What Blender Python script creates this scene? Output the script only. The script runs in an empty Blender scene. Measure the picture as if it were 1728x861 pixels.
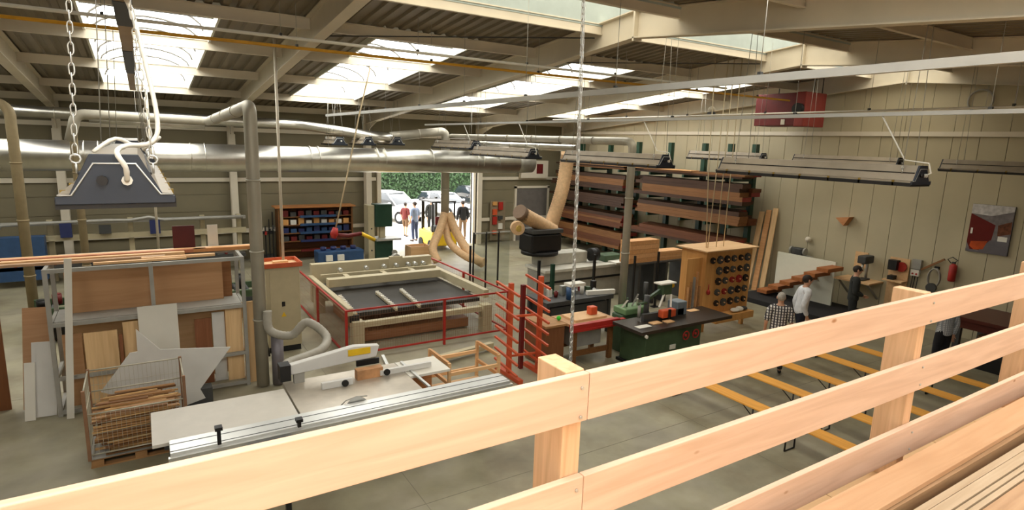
import bpy, bmesh, math, random
from mathutils import Vector, Matrix
random.seed(7)
SC = bpy.context.scene
COL = SC.collection
PI = math.pi

# ------------------------------------------------------------------ camera
F, YAW, PIT, ROL, CXP, CYP = 994.4, .5626, .18714, .032155, 864.0, 430.5
CAM = Vector((0, 0, 4.5))
fwd = Vector((math.sin(YAW)*math.cos(PIT), math.cos(YAW)*math.cos(PIT), -math.sin(PIT)))
r0 = Vector((math.cos(YAW), -math.sin(YAW), 0)); u0 = r0.cross(fwd)
rgt = r0*math.cos(ROL) + u0*math.sin(ROL); upv = rgt.cross(fwd)
cd = bpy.data.cameras.new('camera'); cam = bpy.data.objects.new('camera', cd); COL.objects.link(cam)
cd.sensor_width = 36; cd.lens = F/1728*36; cd.clip_start = .05; cd.clip_end = 300
cam.matrix_world = Matrix(((rgt.x, upv.x, -fwd.x, CAM.x), (rgt.y, upv.y, -fwd.y, CAM.y), (rgt.z, upv.z, -fwd.z, CAM.z), (0, 0, 0, 1)))
SC.camera = cam

# ------------------------------------------------------------------ daylight
wd = bpy.data.worlds.new('sky'); SC.world = wd; wd.use_nodes = True
bg = wd.node_tree.nodes['Background']
bg.inputs[0].default_value = (1.0, .988, .96, 1); bg.inputs[1].default_value = 9.0
SC.view_settings.view_transform = 'Standard'; SC.view_settings.look = 'None'
SC.view_settings.gamma = 1; SC.view_settings.use_curve_mapping = False
SC.view_settings.exposure = -0.2
SC.cycles.use_denoising = True
SC.cycles.max_bounces = 8; SC.cycles.diffuse_bounces = 3; SC.cycles.transparent_max_bounces = 12
SC.cycles.sample_clamp_indirect = 6
SC.cycles.caustics_reflective = False; SC.cycles.caustics_refractive = False
def portal(loc, rot, sx, sy):
    l = bpy.data.lights.new('daylight_portal', 'AREA'); l.shape = 'RECTANGLE'; l.size = sx; l.size_y = sy
    l.cycles.is_portal = True
    o = bpy.data.objects.new('daylight_portal', l); COL.objects.link(o); o.location = loc; o.rotation_euler = rot
    return o

# ------------------------------------------------------------------ helpers
def ray(px, py):
    return rgt*((px-CXP)/F) - upv*((py-CYP)/F) + fwd
def at(px, py, ax, v):
    d = ray(px, py); i = 'xyz'.index(ax); t = (v-CAM[i])/d[i]
    return CAM + d*t
def lin(c):
    c = c/255.0
    return c/12.92 if c <= .04045 else ((c+.055)/1.055)**2.4
MATS = {}
def mat(name, col, rough=.6, metal=0.0, var=.10, scale=5.0, bump=0.0, stretch=(1, 1, 1), spec=.4, detail=4):
    if name in MATS: return MATS[name]
    m = bpy.data.materials.new(name); m.use_nodes = True; nt = m.node_tree; N = nt.nodes; L = nt.links
    b = N['Principled BSDF']; b.inputs['Roughness'].default_value = rough; b.inputs['Metallic'].default_value = metal
    b.inputs['Specular IOR Level'].default_value = spec
    c = [lin(x) for x in col]
    tc = N.new('ShaderNodeTexCoord'); mp = N.new('ShaderNodeMapping'); mp.inputs['Scale'].default_value = stretch
    nz = N.new('ShaderNodeTexNoise'); nz.inputs['Scale'].default_value = scale; nz.inputs['Detail'].default_value = detail
    rp = N.new('ShaderNodeValToRGB'); rp.color_ramp.elements[0].position = .3; rp.color_ramp.elements[1].position = .7
    rp.color_ramp.elements[0].color = [max(0, x*(1-var)) for x in c]+[1]
    rp.color_ramp.elements[1].color = [min(1, x*(1+var)) for x in c]+[1]
    L.new(tc.outputs['Object'], mp.inputs['Vector']); L.new(mp.outputs[0], nz.inputs['Vector'])
    L.new(nz.outputs['Fac'], rp.inputs['Fac']); L.new(rp.outputs['Color'], b.inputs['Base Color'])
    if bump:
        bp = N.new('ShaderNodeBump'); bp.inputs['Strength'].default_value = bump; bp.inputs['Distance'].default_value = .01
        L.new(nz.outputs['Fac'], bp.inputs['Height']); L.new(bp.outputs[0], b.inputs['Normal'])
    MATS[name] = m; return m
def wood(name, col, axis='x', var=.16, knots=0.0, rough=.55, fine=26, dark=(.55, .36, .22)):
    """grain stretched along one object axis, with optional knots"""
    if name in MATS: return MATS[name]
    m = bpy.data.materials.new(name); m.use_nodes = True; nt = m.node_tree; N = nt.nodes; L = nt.links
    b = N['Principled BSDF']; b.inputs['Roughness'].default_value = rough; b.inputs['Specular IOR Level'].default_value = .3
    c = [lin(x) for x in col]
    s = {'x': (.06, 1, 1), 'y': (1, .06, 1), 'z': (1, 1, .06)}[axis]
    tc = N.new('ShaderNodeTexCoord'); mp = N.new('ShaderNodeMapping'); mp.inputs['Scale'].default_value = s
    oi = N.new('ShaderNodeObjectInfo'); ad = N.new('ShaderNodeVectorMath'); ad.operation = 'MULTIPLY_ADD'
    ad.inputs[1].default_value = (7.1, 9.3, 5.7)
    L.new(oi.outputs['Random'], ad.inputs[0]); L.new(tc.outputs['Object'], ad.inputs[2]); L.new(ad.outputs[0], mp.inputs['Vector'])
    nz = N.new('ShaderNodeTexNoise'); nz.inputs['Scale'].default_value = fine; nz.inputs['Detail'].default_value = 6; nz.inputs['Distortion'].default_value = 1.2
    L.new(mp.outputs[0], nz.inputs['Vector'])
    rp = N.new('ShaderNodeValToRGB'); rp.color_ramp.elements[0].position = .28; rp.color_ramp.elements[1].position = .72
    rp.color_ramp.elements[0].color = [x*(1-var)*y for x, y in zip(c, (1, .93, .86))]+[1]
    rp.color_ramp.elements[1].color = [min(1, x*(1+var*.6)) for x in c]+[1]
    L.new(nz.outputs['Fac'], rp.inputs['Fac']); out = rp.outputs['Color']
    if knots:
        s2 = {'x': (.45, 1, 1), 'y': (1, .45, 1), 'z': (1, 1, .45)}[axis]
        mp2 = N.new('ShaderNodeMapping'); mp2.inputs['Scale'].default_value = s2; L.new(ad.outputs[0], mp2.inputs['Vector'])
        vo = N.new('ShaderNodeTexVoronoi'); vo.inputs['Scale'].default_value = knots; L.new(mp2.outputs[0], vo.inputs['Vector'])
        r2 = N.new('ShaderNodeValToRGB'); r2.color_ramp.elements[0].position = .03; r2.color_ramp.elements[1].position = .062
        r2.color_ramp.elements[0].color = (1, 1, 1, 1); r2.color_ramp.elements[1].color = (0, 0, 0, 1)
        L.new(vo.outputs['Distance'], r2.inputs['Fac'])
        mul = N.new('ShaderNodeMath'); mul.operation = 'MULTIPLY'; L.new(r2.outputs['Color'], mul.inputs[0])
        wn = N.new('ShaderNodeMath'); wn.operation = 'GREATER_THAN'; wn.inputs[1].default_value = .3
        sp = N.new('ShaderNodeSeparateColor'); L.new(vo.outputs['Color'], sp.inputs[0]); L.new(sp.outputs[0], wn.inputs[0]); L.new(wn.outputs[0], mul.inputs[1])
        mx = N.new('ShaderNodeMix'); mx.data_type = 'RGBA'; L.new(mul.outputs[0], mx.inputs[0]); L.new(out, mx.inputs[6])
        mx.inputs[7].default_value = [c[0]*dark[0], c[1]*dark[1], c[2]*dark[2], 1]; out = mx.outputs[2]
    L.new(out, b.inputs['Base Color'])
    MATS[name] = m; return m

WM = {}
def wm(o): return WM.get(o.name, Matrix.Identity(4)) if o else Matrix.Identity(4)
class MB:
    def __init__(s): s.v = []; s.f = []; s.s = []; s.m = None; s.mi = []; s.cur = 0
    def add(s, vs, fs, smooth=False):
        n = len(s.v); s.v += [Vector(v) if s.m is None else s.m @ Vector(v) for v in vs]
        for f in fs: s.f.append([i+n for i in f]); s.s.append(smooth); s.mi.append(s.cur)
        return s
    def box(s, x0, x1, y0, y1, z0, z1):
        return s.add([(x0,y0,z0),(x1,y0,z0),(x1,y1,z0),(x0,y1,z0),(x0,y0,z1),(x1,y0,z1),(x1,y1,z1),(x0,y1,z1)],
                     [(0,3,2,1),(4,5,6,7),(0,1,5,4),(1,2,6,5),(2,3,7,6),(3,0,4,7)])
    def bar(s, p, q, w, h, up=(0, 0, 1)):
        p = Vector(p); q = Vector(q); d = (q-p).normalized(); a = d.cross(Vector(up))
        if a.length < 1e-4: a = d.cross(Vector((0, 1, 0)))
        a.normalize(); b = a.cross(d); a = a*(w/2); b = b*(h/2)
        return s.add([p-a-b, p+a-b, p+a+b, p-a+b, q-a-b, q+a-b, q+a+b, q-a+b],
                     [(0,1,2,3),(7,6,5,4),(4,5,1,0),(5,6,2,1),(6,7,3,2),(7,4,0,3)])
    def prism(s, poly, ax, a0, a1):
        """polygon in the plane across axis ax, pushed from a0 to a1"""
        n = len(poly)
        def P(u, w, a): return {'x': (a, u, w), 'y': (u, a, w), 'z': (u, w, a)}[ax]
        return s.add([P(u, w, a0) for u, w in poly]+[P(u, w, a1) for u, w in poly],
                     [tuple(range(n-1, -1, -1)), tuple(range(n, 2*n))]+[(i, (i+1) % n, n+(i+1) % n, n+i) for i in range(n)])
    def tube(s, pts, r, n=8, cap=True, closed=False):
        pts = [Vector(p) for p in pts]; k = len(pts); rr = r if isinstance(r, (list, tuple)) else [r]*k
        vs = []; fs = []; pa = None
        for i, p in enumerate(pts):
            if closed: d = (pts[(i+1) % k]-pts[i-1]).normalized()
            else: d = (pts[min(i+1, k-1)]-pts[max(i-1, 0)]).normalized()
            if pa is None:
                a = d.cross(Vector((0, 0, 1)))
                if a.length < .05: a = d.cross(Vector((1, 0, 0)))
            else: a = pa - d*pa.dot(d)
            a.normalize(); b = d.cross(a); pa = a
            for j in range(n):
                t = 2*PI*j/n; vs.append(p+a*(rr[i]*math.cos(t))+b*(rr[i]*math.sin(t)))
        for i in range(k if closed else k-1):
            i2 = (i+1) % k
            for j in range(n): fs.append((i*n+j, i*n+(j+1) % n, i2*n+(j+1) % n, i2*n+j))
        s.add(vs, fs, True)
        if cap and not closed:
            m = len(s.v)-len(vs)
            s.f.append([m+j for j in range(n-1, -1, -1)]); s.s.append(False); s.mi.append(s.cur)
            s.f.append([m+(k-1)*n+j for j in range(n)]); s.s.append(False); s.mi.append(s.cur)
        return s
    def cyl(s, p, q, r, n=12, r2=None): return s.tube([p, q], [r, r if r2 is None else r2], n)
    def ball(s, c, rx, ry=None, rz=None, n=10, k=7):
        ry = rx if ry is None else ry; rz = rx if rz is None else rz
        vs = [(c[0], c[1], c[2]-rz)]; fs = []
        for i in range(1, k):
            t = -PI/2+PI*i/k
            for j in range(n):
                a = 2*PI*j/n; vs.append((c[0]+rx*math.cos(t)*math.cos(a), c[1]+ry*math.cos(t)*math.sin(a), c[2]+rz*math.sin(t)))
        vs.append((c[0], c[1], c[2]+rz))
        for j in range(n): fs.append((0, 1+(j+1) % n, 1+j))
        for i in range(k-2):
            for j in range(n): fs.append((1+i*n+j, 1+i*n+(j+1) % n, 1+(i+1)*n+(j+1) % n, 1+(i+1)*n+j))
        e = len(vs)-1
        for j in range(n): fs.append((1+(k-2)*n+j, 1+(k-2)*n+(j+1) % n, e))
        return s.add(vs, fs, True)
    def loft(s, rings, smooth=True, cap=True):
        n = len(rings[0]); vs = [v for r in rings for v in r]; fs = []
        for i in range(len(rings)-1):
            for j in range(n): fs.append((i*n+j, i*n+(j+1) % n, (i+1)*n+(j+1) % n, (i+1)*n+j))
        s.add(vs, fs, smooth)
        if cap:
            m = len(s.v)-len(vs)
            s.f.append([m+j for j in range(n-1, -1, -1)]); s.s.append(False); s.mi.append(s.cur)
            s.f.append([m+(len(rings)-1)*n+j for j in range(n)]); s.s.append(False); s.mi.append(s.cur)
        return s
    def build(s, name, material, parent=None, bevel=0.0, local=False, kind=None, label=None):
        me = bpy.data.meshes.new(name)
        inv = Matrix.Identity(4) if (local or parent is None) else wm(parent).inverted()
        me.from_pydata([inv @ v for v in s.v], [], s.f); me.update()
        bm = bmesh.new(); bm.from_mesh(me); bmesh.ops.recalc_face_normals(bm, faces=bm.faces); bm.to_mesh(me); bm.free()
        me.polygons.foreach_set('use_smooth', s.s)
        for m in (material if isinstance(material, (list, tuple)) else [material]): me.materials.append(m)
        if isinstance(material, (list, tuple)): me.polygons.foreach_set('material_index', s.mi)
        o = bpy.data.objects.new(name, me); COL.objects.link(o)
        if parent: o.parent = parent; WM[o.name] = wm(parent).copy()
        if bevel:
            b = o.modifiers.new('bevel', 'BEVEL'); b.width = bevel; b.segments = 2; b.limit_method = 'ANGLE'; b.angle_limit = .6
        if kind: o['kind'] = kind
        if label: o['label'] = label
        return o
def tag(o, label, cat, group=None):
    o['label'] = label; o['category'] = cat
    if group: o['group'] = group
    return o
def thing(name, label, cat, loc=(0, 0, 0), rz=0.0, group=None):
    o = bpy.data.objects.new(name, None); COL.objects.link(o); o.empty_display_size = .1
    o.location = loc; o.rotation_euler = (0, 0, rz)
    WM[o.name] = Matrix.Translation(Vector(loc)) @ Matrix.Rotation(rz, 4, 'Z')
    return tag(o, label, cat, group)
def struct(name, label=None):
    o = bpy.data.objects.new(name, None); COL.objects.link(o); o['kind'] = 'structure'
    if label: o['label'] = label
    return o
def dup(root, loc, rz=None, label=None):
    r = root.copy(); COL.objects.link(r); r.location = loc
    if rz is not None: r.rotation_euler = (0, 0, rz)
    if label: r['label'] = label
    WM[r.name] = Matrix.Translation(Vector(loc)) @ Matrix.Rotation(r.rotation_euler[2], 4, 'Z')
    for ch in root.children:
        c = ch.copy(); COL.objects.link(c); c.parent = r
        for g in ch.children:
            d = g.copy(); COL.objects.link(d); d.parent = c
    return r
def kid(src, parent, loc, rot=None, name=None):
    """a further copy of a small piece, sharing its mesh"""
    c = bpy.data.objects.new(name or src.name.split('.')[0], src.data); COL.objects.link(c); c.parent = parent; c.location = loc
    if rot: c.rotation_euler = rot
    return c
def one(name, mb, m, label, cat, group=None, bevel=0.0):
    return tag(mb.build(name, m, bevel=bevel), label, cat, group)

# ------------------------------------------------------------------ materials
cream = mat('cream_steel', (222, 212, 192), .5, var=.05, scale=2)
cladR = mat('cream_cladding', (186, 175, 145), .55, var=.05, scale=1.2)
cladB = mat('shaded_cladding', (130, 121, 96), .55, var=.06, scale=1.2)  # same cladding, colour darkened for the weaker light at the back wall
deckm = mat('roof_deck', (128, 117, 98), .5, var=.06, scale=1.5)
conc = mat('concrete_floor', (150, 142, 121), .5, var=.20, scale=1.6, bump=.05, detail=9, spec=.5)
nt = conc.node_tree; N = nt.nodes; L = nt.links
n2 = N.new('ShaderNodeTexNoise'); n2.inputs['Scale'].default_value = .55; n2.inputs['Detail'].default_value = 5; n2.inputs['Roughness'].default_value = .65
tcx = N.new('ShaderNodeTexCoord'); L.new(tcx.outputs['Object'], n2.inputs['Vector'])
rp2 = N.new('ShaderNodeValToRGB'); rp2.color_ramp.elements[0].position = .35; rp2.color_ramp.elements[1].position = .62
rp2.color_ramp.elements[0].color = (.74, .70, .62, 1); rp2.color_ramp.elements[1].color = (1, 1, 1, 1)
em = rp2.color_ramp.elements.new(.48); em.color = (.93, .94, .86, 1)
L.new(n2.outputs['Fac'], rp2.inputs['Fac'])
mm = N.new('ShaderNodeMix'); mm.data_type = 'RGBA'; mm.blend_type = 'MULTIPLY'; mm.inputs[0].default_value = 1
b_ = N['Principled BSDF']; src = b_.inputs['Base Color'].links[0].from_socket
L.new(src, mm.inputs[6]); L.new(rp2.outputs['Color'], mm.inputs[7]); L.new(mm.outputs[2], b_.inputs['Base Color'])
dulld = mat('dull_duct', (176, 170, 154), .5, .35, var=.08, scale=3)
galv = mat('galvanised_sheet', (214, 211, 202), .33, 1.0, var=.10, scale=3, stretch=(1, 1, 1))
alum = mat('aluminium', (205, 205, 200), .38, .75, var=.05, scale=3)
greysteel = mat('grey_steel', (164, 161, 152), .5, .2, var=.08)
dkgrey = mat('dark_grey_paint', (66, 66, 64), .55, var=.12)
black = mat('black_paint', (26, 25, 24), .5, var=.2)
rubber = mat('black_rubber', (20, 20, 20), .8, var=.2)
white = mat('white_paint', (232, 228, 216), .45, var=.03)
offw = mat('off_white_board', (226, 221, 208), .5, var=.04, scale=2)
greyboard = mat('grey_laminate', (216, 213, 206), .45, var=.05, scale=3)
red = mat('red_paint', (168, 44, 36), .45, var=.12)
dkred = mat('dark_red_paint', (104, 28, 25), .5, var=.15)
orange = mat('orange_paint', (206, 88, 50), .45, var=.10)
mgreen = mat('machine_green', (64, 84, 58), .45, var=.12)
dgreen = mat('dark_green', (30, 62, 46), .45, var=.12)
beige = mat('beige_machine', (186, 174, 142), .5, var=.06)
blue = mat('blue_paint', (48, 78, 116), .45, var=.12)
dkblue = mat('dark_blue_paint', (40, 48, 92), .5, var=.12)
yellow = mat('yellow_paint', (232, 190, 40), .45, var=.08)
gasyel = mat('yellow_gas_pipe', (214, 156, 36), .45, var=.08)
hose = mat('tan_hose', (212, 174, 130), .5, var=.12, scale=14)
glassd = mat('dark_glass', (40, 46, 52), .08, var=.1, spec=.8)
railw = wood('spruce_rail', (228, 194, 168), 'x', .12, knots=5.0, fine=20)
postw = wood('spruce_post', (226, 184, 144), 'z', .16, knots=2.2, fine=24)
ply = wood('plywood', (222, 184, 138), 'x', .10, fine=10)
plyd = wood('brown_board', (186, 144, 104), 'x', .10, fine=10)
plyz = wood('plywood_upright', (234, 198, 148), 'z', .12, fine=12)
benchw = wood('varnished_bench', (240, 172, 76), 'y', .12, fine=22)
pinex = wood('pine_batten', (232, 188, 138), 'x', .14, fine=22)
piney = wood('pine_plank', (216, 164, 112), 'y', .16, fine=22)
oak = wood('red_lumber', (98, 57, 33), 'y', .28, fine=18)
oakd = wood('dark_lumber', (66, 43, 28), 'y', .3, fine=18)
oakl = wood('tan_lumber', (124, 84, 48), 'y', .22, fine=18)
scrapw = wood('scrap_wood', (176, 134, 90), 'x', .25, fine=18)
cabw = wood('cabinet_board', (214, 160, 96), 'z', .12, fine=8)
tread = wood('stair_tread', (168, 104, 58), 'x', .2, fine=18)

# ------------------------------------------------------------------ building
RY, ZR, SL = 8.15, 6.86, .09
YB, GX, XL, YF = 23.2, 17.45, -9.0, -7.6
def zr(y): return ZR-SL*abs(y-RY)
FX = [-6.95, -2.1, 2.75, 7.6, 12.6, 17.25]

fl = MB().box(XL-.3, GX+.3, YF-.3, YB+.25, -.3, 0).build('floor', conc); fl['kind'] = 'structure'
jm = mat('joint_filler', (134, 127, 109), .7)
for p, q in (((-9, 6.2), (17.4, 6.2)), ((2.75, -7), (2.75, 23)), ((7.6, -7), (7.6, 23)), ((12.6, -7), (12.6, 23)), ((-9, 12.2), (17.4, 12.2)), ((-9, 18.2), (17.4, 18.2))):
    MB().bar((*p, .0012), (*q, .0012), .008, .0025).build('floor_joint', jm, fl)
og = MB().box(-30, 60, YB+.25, 75, -.3, -.01).build('ground', mat('pale_forecourt', (206, 200, 190), .8, var=.05, scale=.6)); og['kind'] = 'structure'

# back wall of horizontal cladding trays, with the door opening
DX0, DX1, DZ = 8.2, 12.42, 3.9
wb = struct('wall_back')
zs = [0, .6, 1.2, 1.8, 2.4, 3.0, 3.6, 3.9, 4.5, 5.1, 5.6]
for z0, z1 in zip(zs, zs[1:]):
    spans = [(XL, DX0), (DX1, GX)] if z0 < DZ-.01 else [(XL, GX)]
    for a, b in spans:
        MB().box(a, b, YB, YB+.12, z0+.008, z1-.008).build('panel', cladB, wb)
        MB().box(a, b, YB+.02, YB+.1, z1-.008, z1+.008).build('joint', cladB, wb)
for z in (2.85, 1.0, 4.6):
    for a, b in ([(XL, DX0-.2), (DX1+.2, GX)] if z < DZ else [(XL, GX)]):
        MB().box(a, b, YB-.09, YB-.002, z, z+.14).build('girt', cream, wb)
# gable wall of upright panels
wr = struct('wall_right'); y = YF
ys = [YF]
k = -26
while True:
    yy = 7.0+.575*k; k += 1
    if yy <= YF+.1: continue
    if yy >= YB-.1: break
    ys.append(yy)
ys.append(YB)
for a, b in zip(ys, ys[1:]):
    poly = [(a+.006, 0), (b-.006, 0), (b-.006, zr(b)+.05)]
    if a < RY < b: poly.append((RY, ZR+.05))
    poly.append((a+.006, zr(a)+.05))
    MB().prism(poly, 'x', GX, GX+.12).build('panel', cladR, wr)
    MB().box(GX+.02, GX+.1, b-.006, b+.006, 0, min(zr(b), 5.4)).build('joint', dkgrey if round((b-7.0)/.575) % 2 == 0 else cladB, wr)
MB().box(GX-.06, GX-.002, YF, YB, 5.02, 5.14).build('girt', cream, wr)
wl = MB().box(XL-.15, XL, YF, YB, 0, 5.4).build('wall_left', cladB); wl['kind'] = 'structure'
wlt = MB().prism([(YF, 5.4), (YB, 5.4), (YB, zr(YB)), (RY, ZR), (YF, zr(YF))], 'x', XL-.15, XL).build('gable_panel', cladB, wl)
# wall behind the camera with an unseen window band added to light the railing
wf = struct('wall_front')
WX0, WX1, WZ0, WZ1 = -6.5, 1.5, 3.2, 4.9
for bx in ((XL, GX, YF-.15, YF, 0, WZ0), (XL, WX0, YF-.15, YF, WZ0, WZ1), (WX1, GX, YF-.15, YF, WZ0, WZ1), (XL, GX, YF-.15, YF, WZ1, 5.5)):
    MB().box(*bx).build('panel', cladB, wf)
portal(((WX0+WX1)/2, YF-.1, (WZ0+WZ1)/2), (-PI/2, 0, PI), WX1-WX0, WZ1-WZ0)
portal(((DX0+DX1)/2, YB+.06, DZ/2), (-PI/2, 0, 0), DX1-DX0, DZ)

# roof: corrugated deck with openings, purlins
cl = struct('ceiling')
def deck(x0, x1, y0, y1):
    """trapezoid sheet, ribs running down the slope"""
    p = []; x = x0; per = .25
    n = max(1, round((x1-x0)/per)); per = (x1-x0)/n
    for i in range(n):
        xa = x0+i*per
        p += [(xa, 0), (xa+per*.42, 0), (xa+per*.52, .045), (xa+per*.9, .045)]
    p.append((x1, 0))
    vs = [(x, y0, zr(y0)+.01+z) for x, z in p]+[(x, y1, zr(y1)+.01+z) for x, z in p]; m = len(p)
    return MB().add(vs, [(i, i+1, m+i+1, m+i) for i in range(m-1)]).build('deck_sheet', deckm, cl)
bays = list(zip(FX, FX[1:]))
SK = []   # skylight openings (x0,x1,y0,y1)
for i, (a, b) in enumerate(bays):
    c = (a+b)/2; SK.append((c-1.0, c+1.0, 11.4, 20.95))
    if i in (0, 1, 2): SK.append((c-1.0, c+1.0, -4.6, 4.9))  # front-slope skylights out of view, added to brighten left side and foreground
RS = (7.2, 9.1)
xs0 = XL
for side in (0, 1):
    ylo, yhi = (YF, RS[0]) if side == 0 else (RS[1], YB+.1)
    cells = sorted([s for s in SK if (s[2] > RY) == bool(side)])
    x = XL
    for s in cells:
        deck(x, s[0], ylo, yhi)
        deck(s[0], s[1], ylo, s[2]); deck(s[0], s[1], s[3], yhi); x = s[1]
    deck(x, GX, ylo, yhi)
deck(XL, 2.75, RS[0], RY); deck(XL, 2.75, RY, RS[1])
PY = [9.12, 11.3, 13.8, 16.75, 19.95, 22.8, 7.18, 5.0, 2.4, -.5, -3.6, -6.4]
for yy in PY:
    for a, b in bays:
        z1 = zr(yy)-.005
        prof = [(yy-.035, z1), (yy+.035, z1), (yy+.035, z1-.02), (yy+.01, z1-.02), (yy+.01, z1-.18), (yy+.035, z1-.18), (yy+.035, z1-.2), (yy-.035, z1-.2), (yy-.035, z1-.18), (yy-.01, z1-.18), (yy-.01, z1-.02), (yy-.035, z1-.02)]
        MB().prism(prof, 'x', a+.02, b-.02).build('purlin', cream, cl)
for a, b in bays[1:4]:   # wind bracing rods
    MB().cyl((a+.1, 11.5, zr(11.5)-.25), (b-.1, 9.2, zr(9.2)-.25), .012, 6).build('bracing_rod', dkgrey, cl)

# portal frames
def ibeam(p, q, d, w=.2, tf=.02, tw=.014):
    """I section from p to q (lower edge line), depth d upward, flanges across X"""
    m = MB()
    for (z0, z1, hw) in ((0, tf, w/2), (tf, d-tf, tw/2), (d-tf, d, w/2)):
        vs = [(p[0]+sx*hw, P[1], P[2]+z) for P in (p, q) for z in (z0, z1) for sx in (-1, 1)]
        m.add(vs, [(0,1,3,2),(4,6,7,5),(0,4,5,1),(2,3,7,6),(0,2,6,4),(1,5,7,3)])
    return m
for fx in FX:
    fr = struct('roof_frame')
    D = .47
    ibeam((fx, RY, ZR-D), (fx, YB-.2, zr(YB-.2)-D), D).build('rafter', cream, fr)
    ibeam((fx, RY, ZR-D), (fx, YF+.2, zr(YF+.2)-D), D).build('rafter', cream, fr)
    MB().box(fx-.1, fx+.1, RY-.02, RY+.02, ZR-D-.05, ZR+.01).build('apex_plate', cream, fr)
    for sy, yw in ((1, YB-.1), (-1, YF+.1)):
        h = zr(yw)
        MB().prism([(yw, 0), (yw-sy*.3, 0), (yw-sy*.3, h-1.0), (yw-sy*.5, h-.62), (yw-sy*1.3, h-D+.1), (yw, h-.05)], 'x', fx-.012, fx+.012).build('column_web', cream, fr)
        for yo in (0, .3):
            MB().box(fx-.11, fx+.11, yw-sy*yo-.012, yw-sy*yo+.012, 0, h-(1.0 if yo else .1)).build('column_flange', cream, fr)
# skylights
glz = bpy.data.materials.new('milky_polycarbonate'); glz.use_nodes = True
nt = glz.node_tree; nt.nodes.remove(nt.nodes['Principled BSDF'])
tr = nt.nodes.new('ShaderNodeBsdfTransparent'); tr.inputs[0].default_value = (.93, .93, .9, 1)
gl = nt.nodes.new('ShaderNodeBsdfGlossy'); gl.inputs['Roughness'].default_value = .3
mx = nt.nodes.new('ShaderNodeMixShader'); mx.inputs[0].default_value = .04
nt.links.new(tr.outputs[0], mx.inputs[1]); nt.links.new(gl.outputs[0], mx.inputs[2]); nt.links.new(mx.outputs[0], nt.nodes['Material Output'].inputs[0])
glr = glz.copy(); glr.name = 'dusty_ridge_glazing'
for n_ in glr.node_tree.nodes:
    if n_.type == 'BSDF_TRANSPARENT': n_.inputs[0].default_value = (.42, .39, .33, 1)
kerbm = mat('skylight_kerb', (226, 226, 214), .5, var=.04)
ribm = mat('skylight_rib', (96, 92, 84), .5, var=.04)
nwin = 0
for (x0, x1, y0, y1) in SK:
    nwin += 1; w = struct('window_%d' % nwin); kh = .34
    def Z(y, h): return zr(y)+h
    for xa, xb in ((x0-.04, x0), (x1, x1+.04)):
        MB().prism([(y0, Z(y0, -.06)), (y1, Z(y1, -.06)), (y1, Z(y1, kh)), (y0, Z(y0, kh))], 'x', xa, xb).build('kerb', kerbm, w)
    for yy, e in ((y0, -.04), (y1, .04)):
        MB().box(x0-.04, x1+.04, min(yy, yy+e), max(yy, yy+e), Z(yy, -.06), Z(yy, kh)).build('kerb', kerbm, w)
    n = 9; cx = (x0+x1)/2; hw = (x1-x0)/2; rise = .42
    arc = [(cx-hw*math.cos(PI*i/10), rise*math.sin(PI*i/10)) for i in range(11)]
    for i in range(n):
        ya = y0+(y1-y0)*i/n; yb = y0+(y1-y0)*(i+1)/n
        MB().add([(x, ya, Z(ya, kh+h)) for x, h in arc]+[(x, yb, Z(yb, kh+h)) for x, h in arc], [(j, j+1, 12+j, 11+j) for j in range(10)], True).build('pane', glz, w)
    for i in range(n+1):
        ya = y0+(y1-y0)*i/n
        MB().tube([(x, ya, Z(ya, kh+h)) for x, h in arc], .022, 5).build('rib', ribm, w)
    for yy in (y0+1.2, y0+3.9, y0+6.6):
        MB().cyl((x0, yy, Z(yy, .12)), (x1, yy, Z(yy, .12)), .02, 6).build('tie_bar', ribm, w)
    a = math.atan(SL)*(1 if y0 < RY else -1)
    portal((cx, (y0+y1)/2, Z((y0+y1)/2, kh*.5)), (a, 0, 0), x1-x0, y1-y0)
nwin += 1; w = struct('window_%d' % nwin)
for yy, e in ((RS[0], -.04), (RS[1], .04)):
    MB().box(2.75, GX, min(yy, yy+e), max(yy, yy+e), zr(yy)-.06, zr(yy)+.55).build('kerb', mat('ridge_kerb', (176, 188, 184), .5, var=.05), w)
MB().box(2.71, 2.75, RS[0], RS[1], zr(RS[0])-.06, ZR+.6).build('kerb', kerbm, w)
arc = [(RY-.95*math.cos(PI*i/10), .3*math.sin(PI*i/10)) for i in range(11)]
zk = zr(RS[0])+.55
nx = 14
for i in range(nx):
    xa = 2.75+(GX-2.75)*i/nx; xb = 2.75+(GX-2.75)*(i+1)/nx
    MB().add([(xa, y, zk+h) for y, h in arc]+[(xb, y, zk+h) for y, h in arc], [(j, j+1, 12+j, 11+j) for j in range(10)], True).build('pane', glr, w)
    MB().tube([(xa, y, zk+h) for y, h in arc], .03, 5).build('rib', ribm, w)
portal(((2.75+GX)/2, RY, zk-.3), (0, 0, 0), GX-2.75, RS[1]-RS[0])
# added windows behind the camera, unseen, sending daylight onto the railing
nwin += 1; w = struct('window_%d' % nwin)
for i in range(5):
    x = WX0+(WX1-WX0)*i/4
    MB().box(x-.04, x+.04, YF-.12, YF-.02, WZ0, WZ1).build('added_mullion', white, w)
for i in range(4):
    x = WX0+(WX1-WX0)*i/4
    MB().box(x+.04, x+(WX1-WX0)/4-.04, YF-.09, YF-.08, WZ0, WZ1).build('pane', glz, w)
# door frame
d = struct('door_1', 'tall open sliding door opening in the back wall')
MB().box(DX0-.16, DX0, YB-.12, YB+.14, 0, DZ).build('jamb', cream, d)
MB().box(DX1, DX1+.1, YB-.12, YB+.14, 0, DZ).build('jamb', white, d)
MB().box(DX0-.16, DX1+.1, YB-.12, YB+.14, DZ, DZ+.14).build('lintel', cream, d)
MB().box(DX1+.12, DX1+.4, YB-.16, YB-.1, 0, DZ).build('door_leaf', dkgrey, d)
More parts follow.
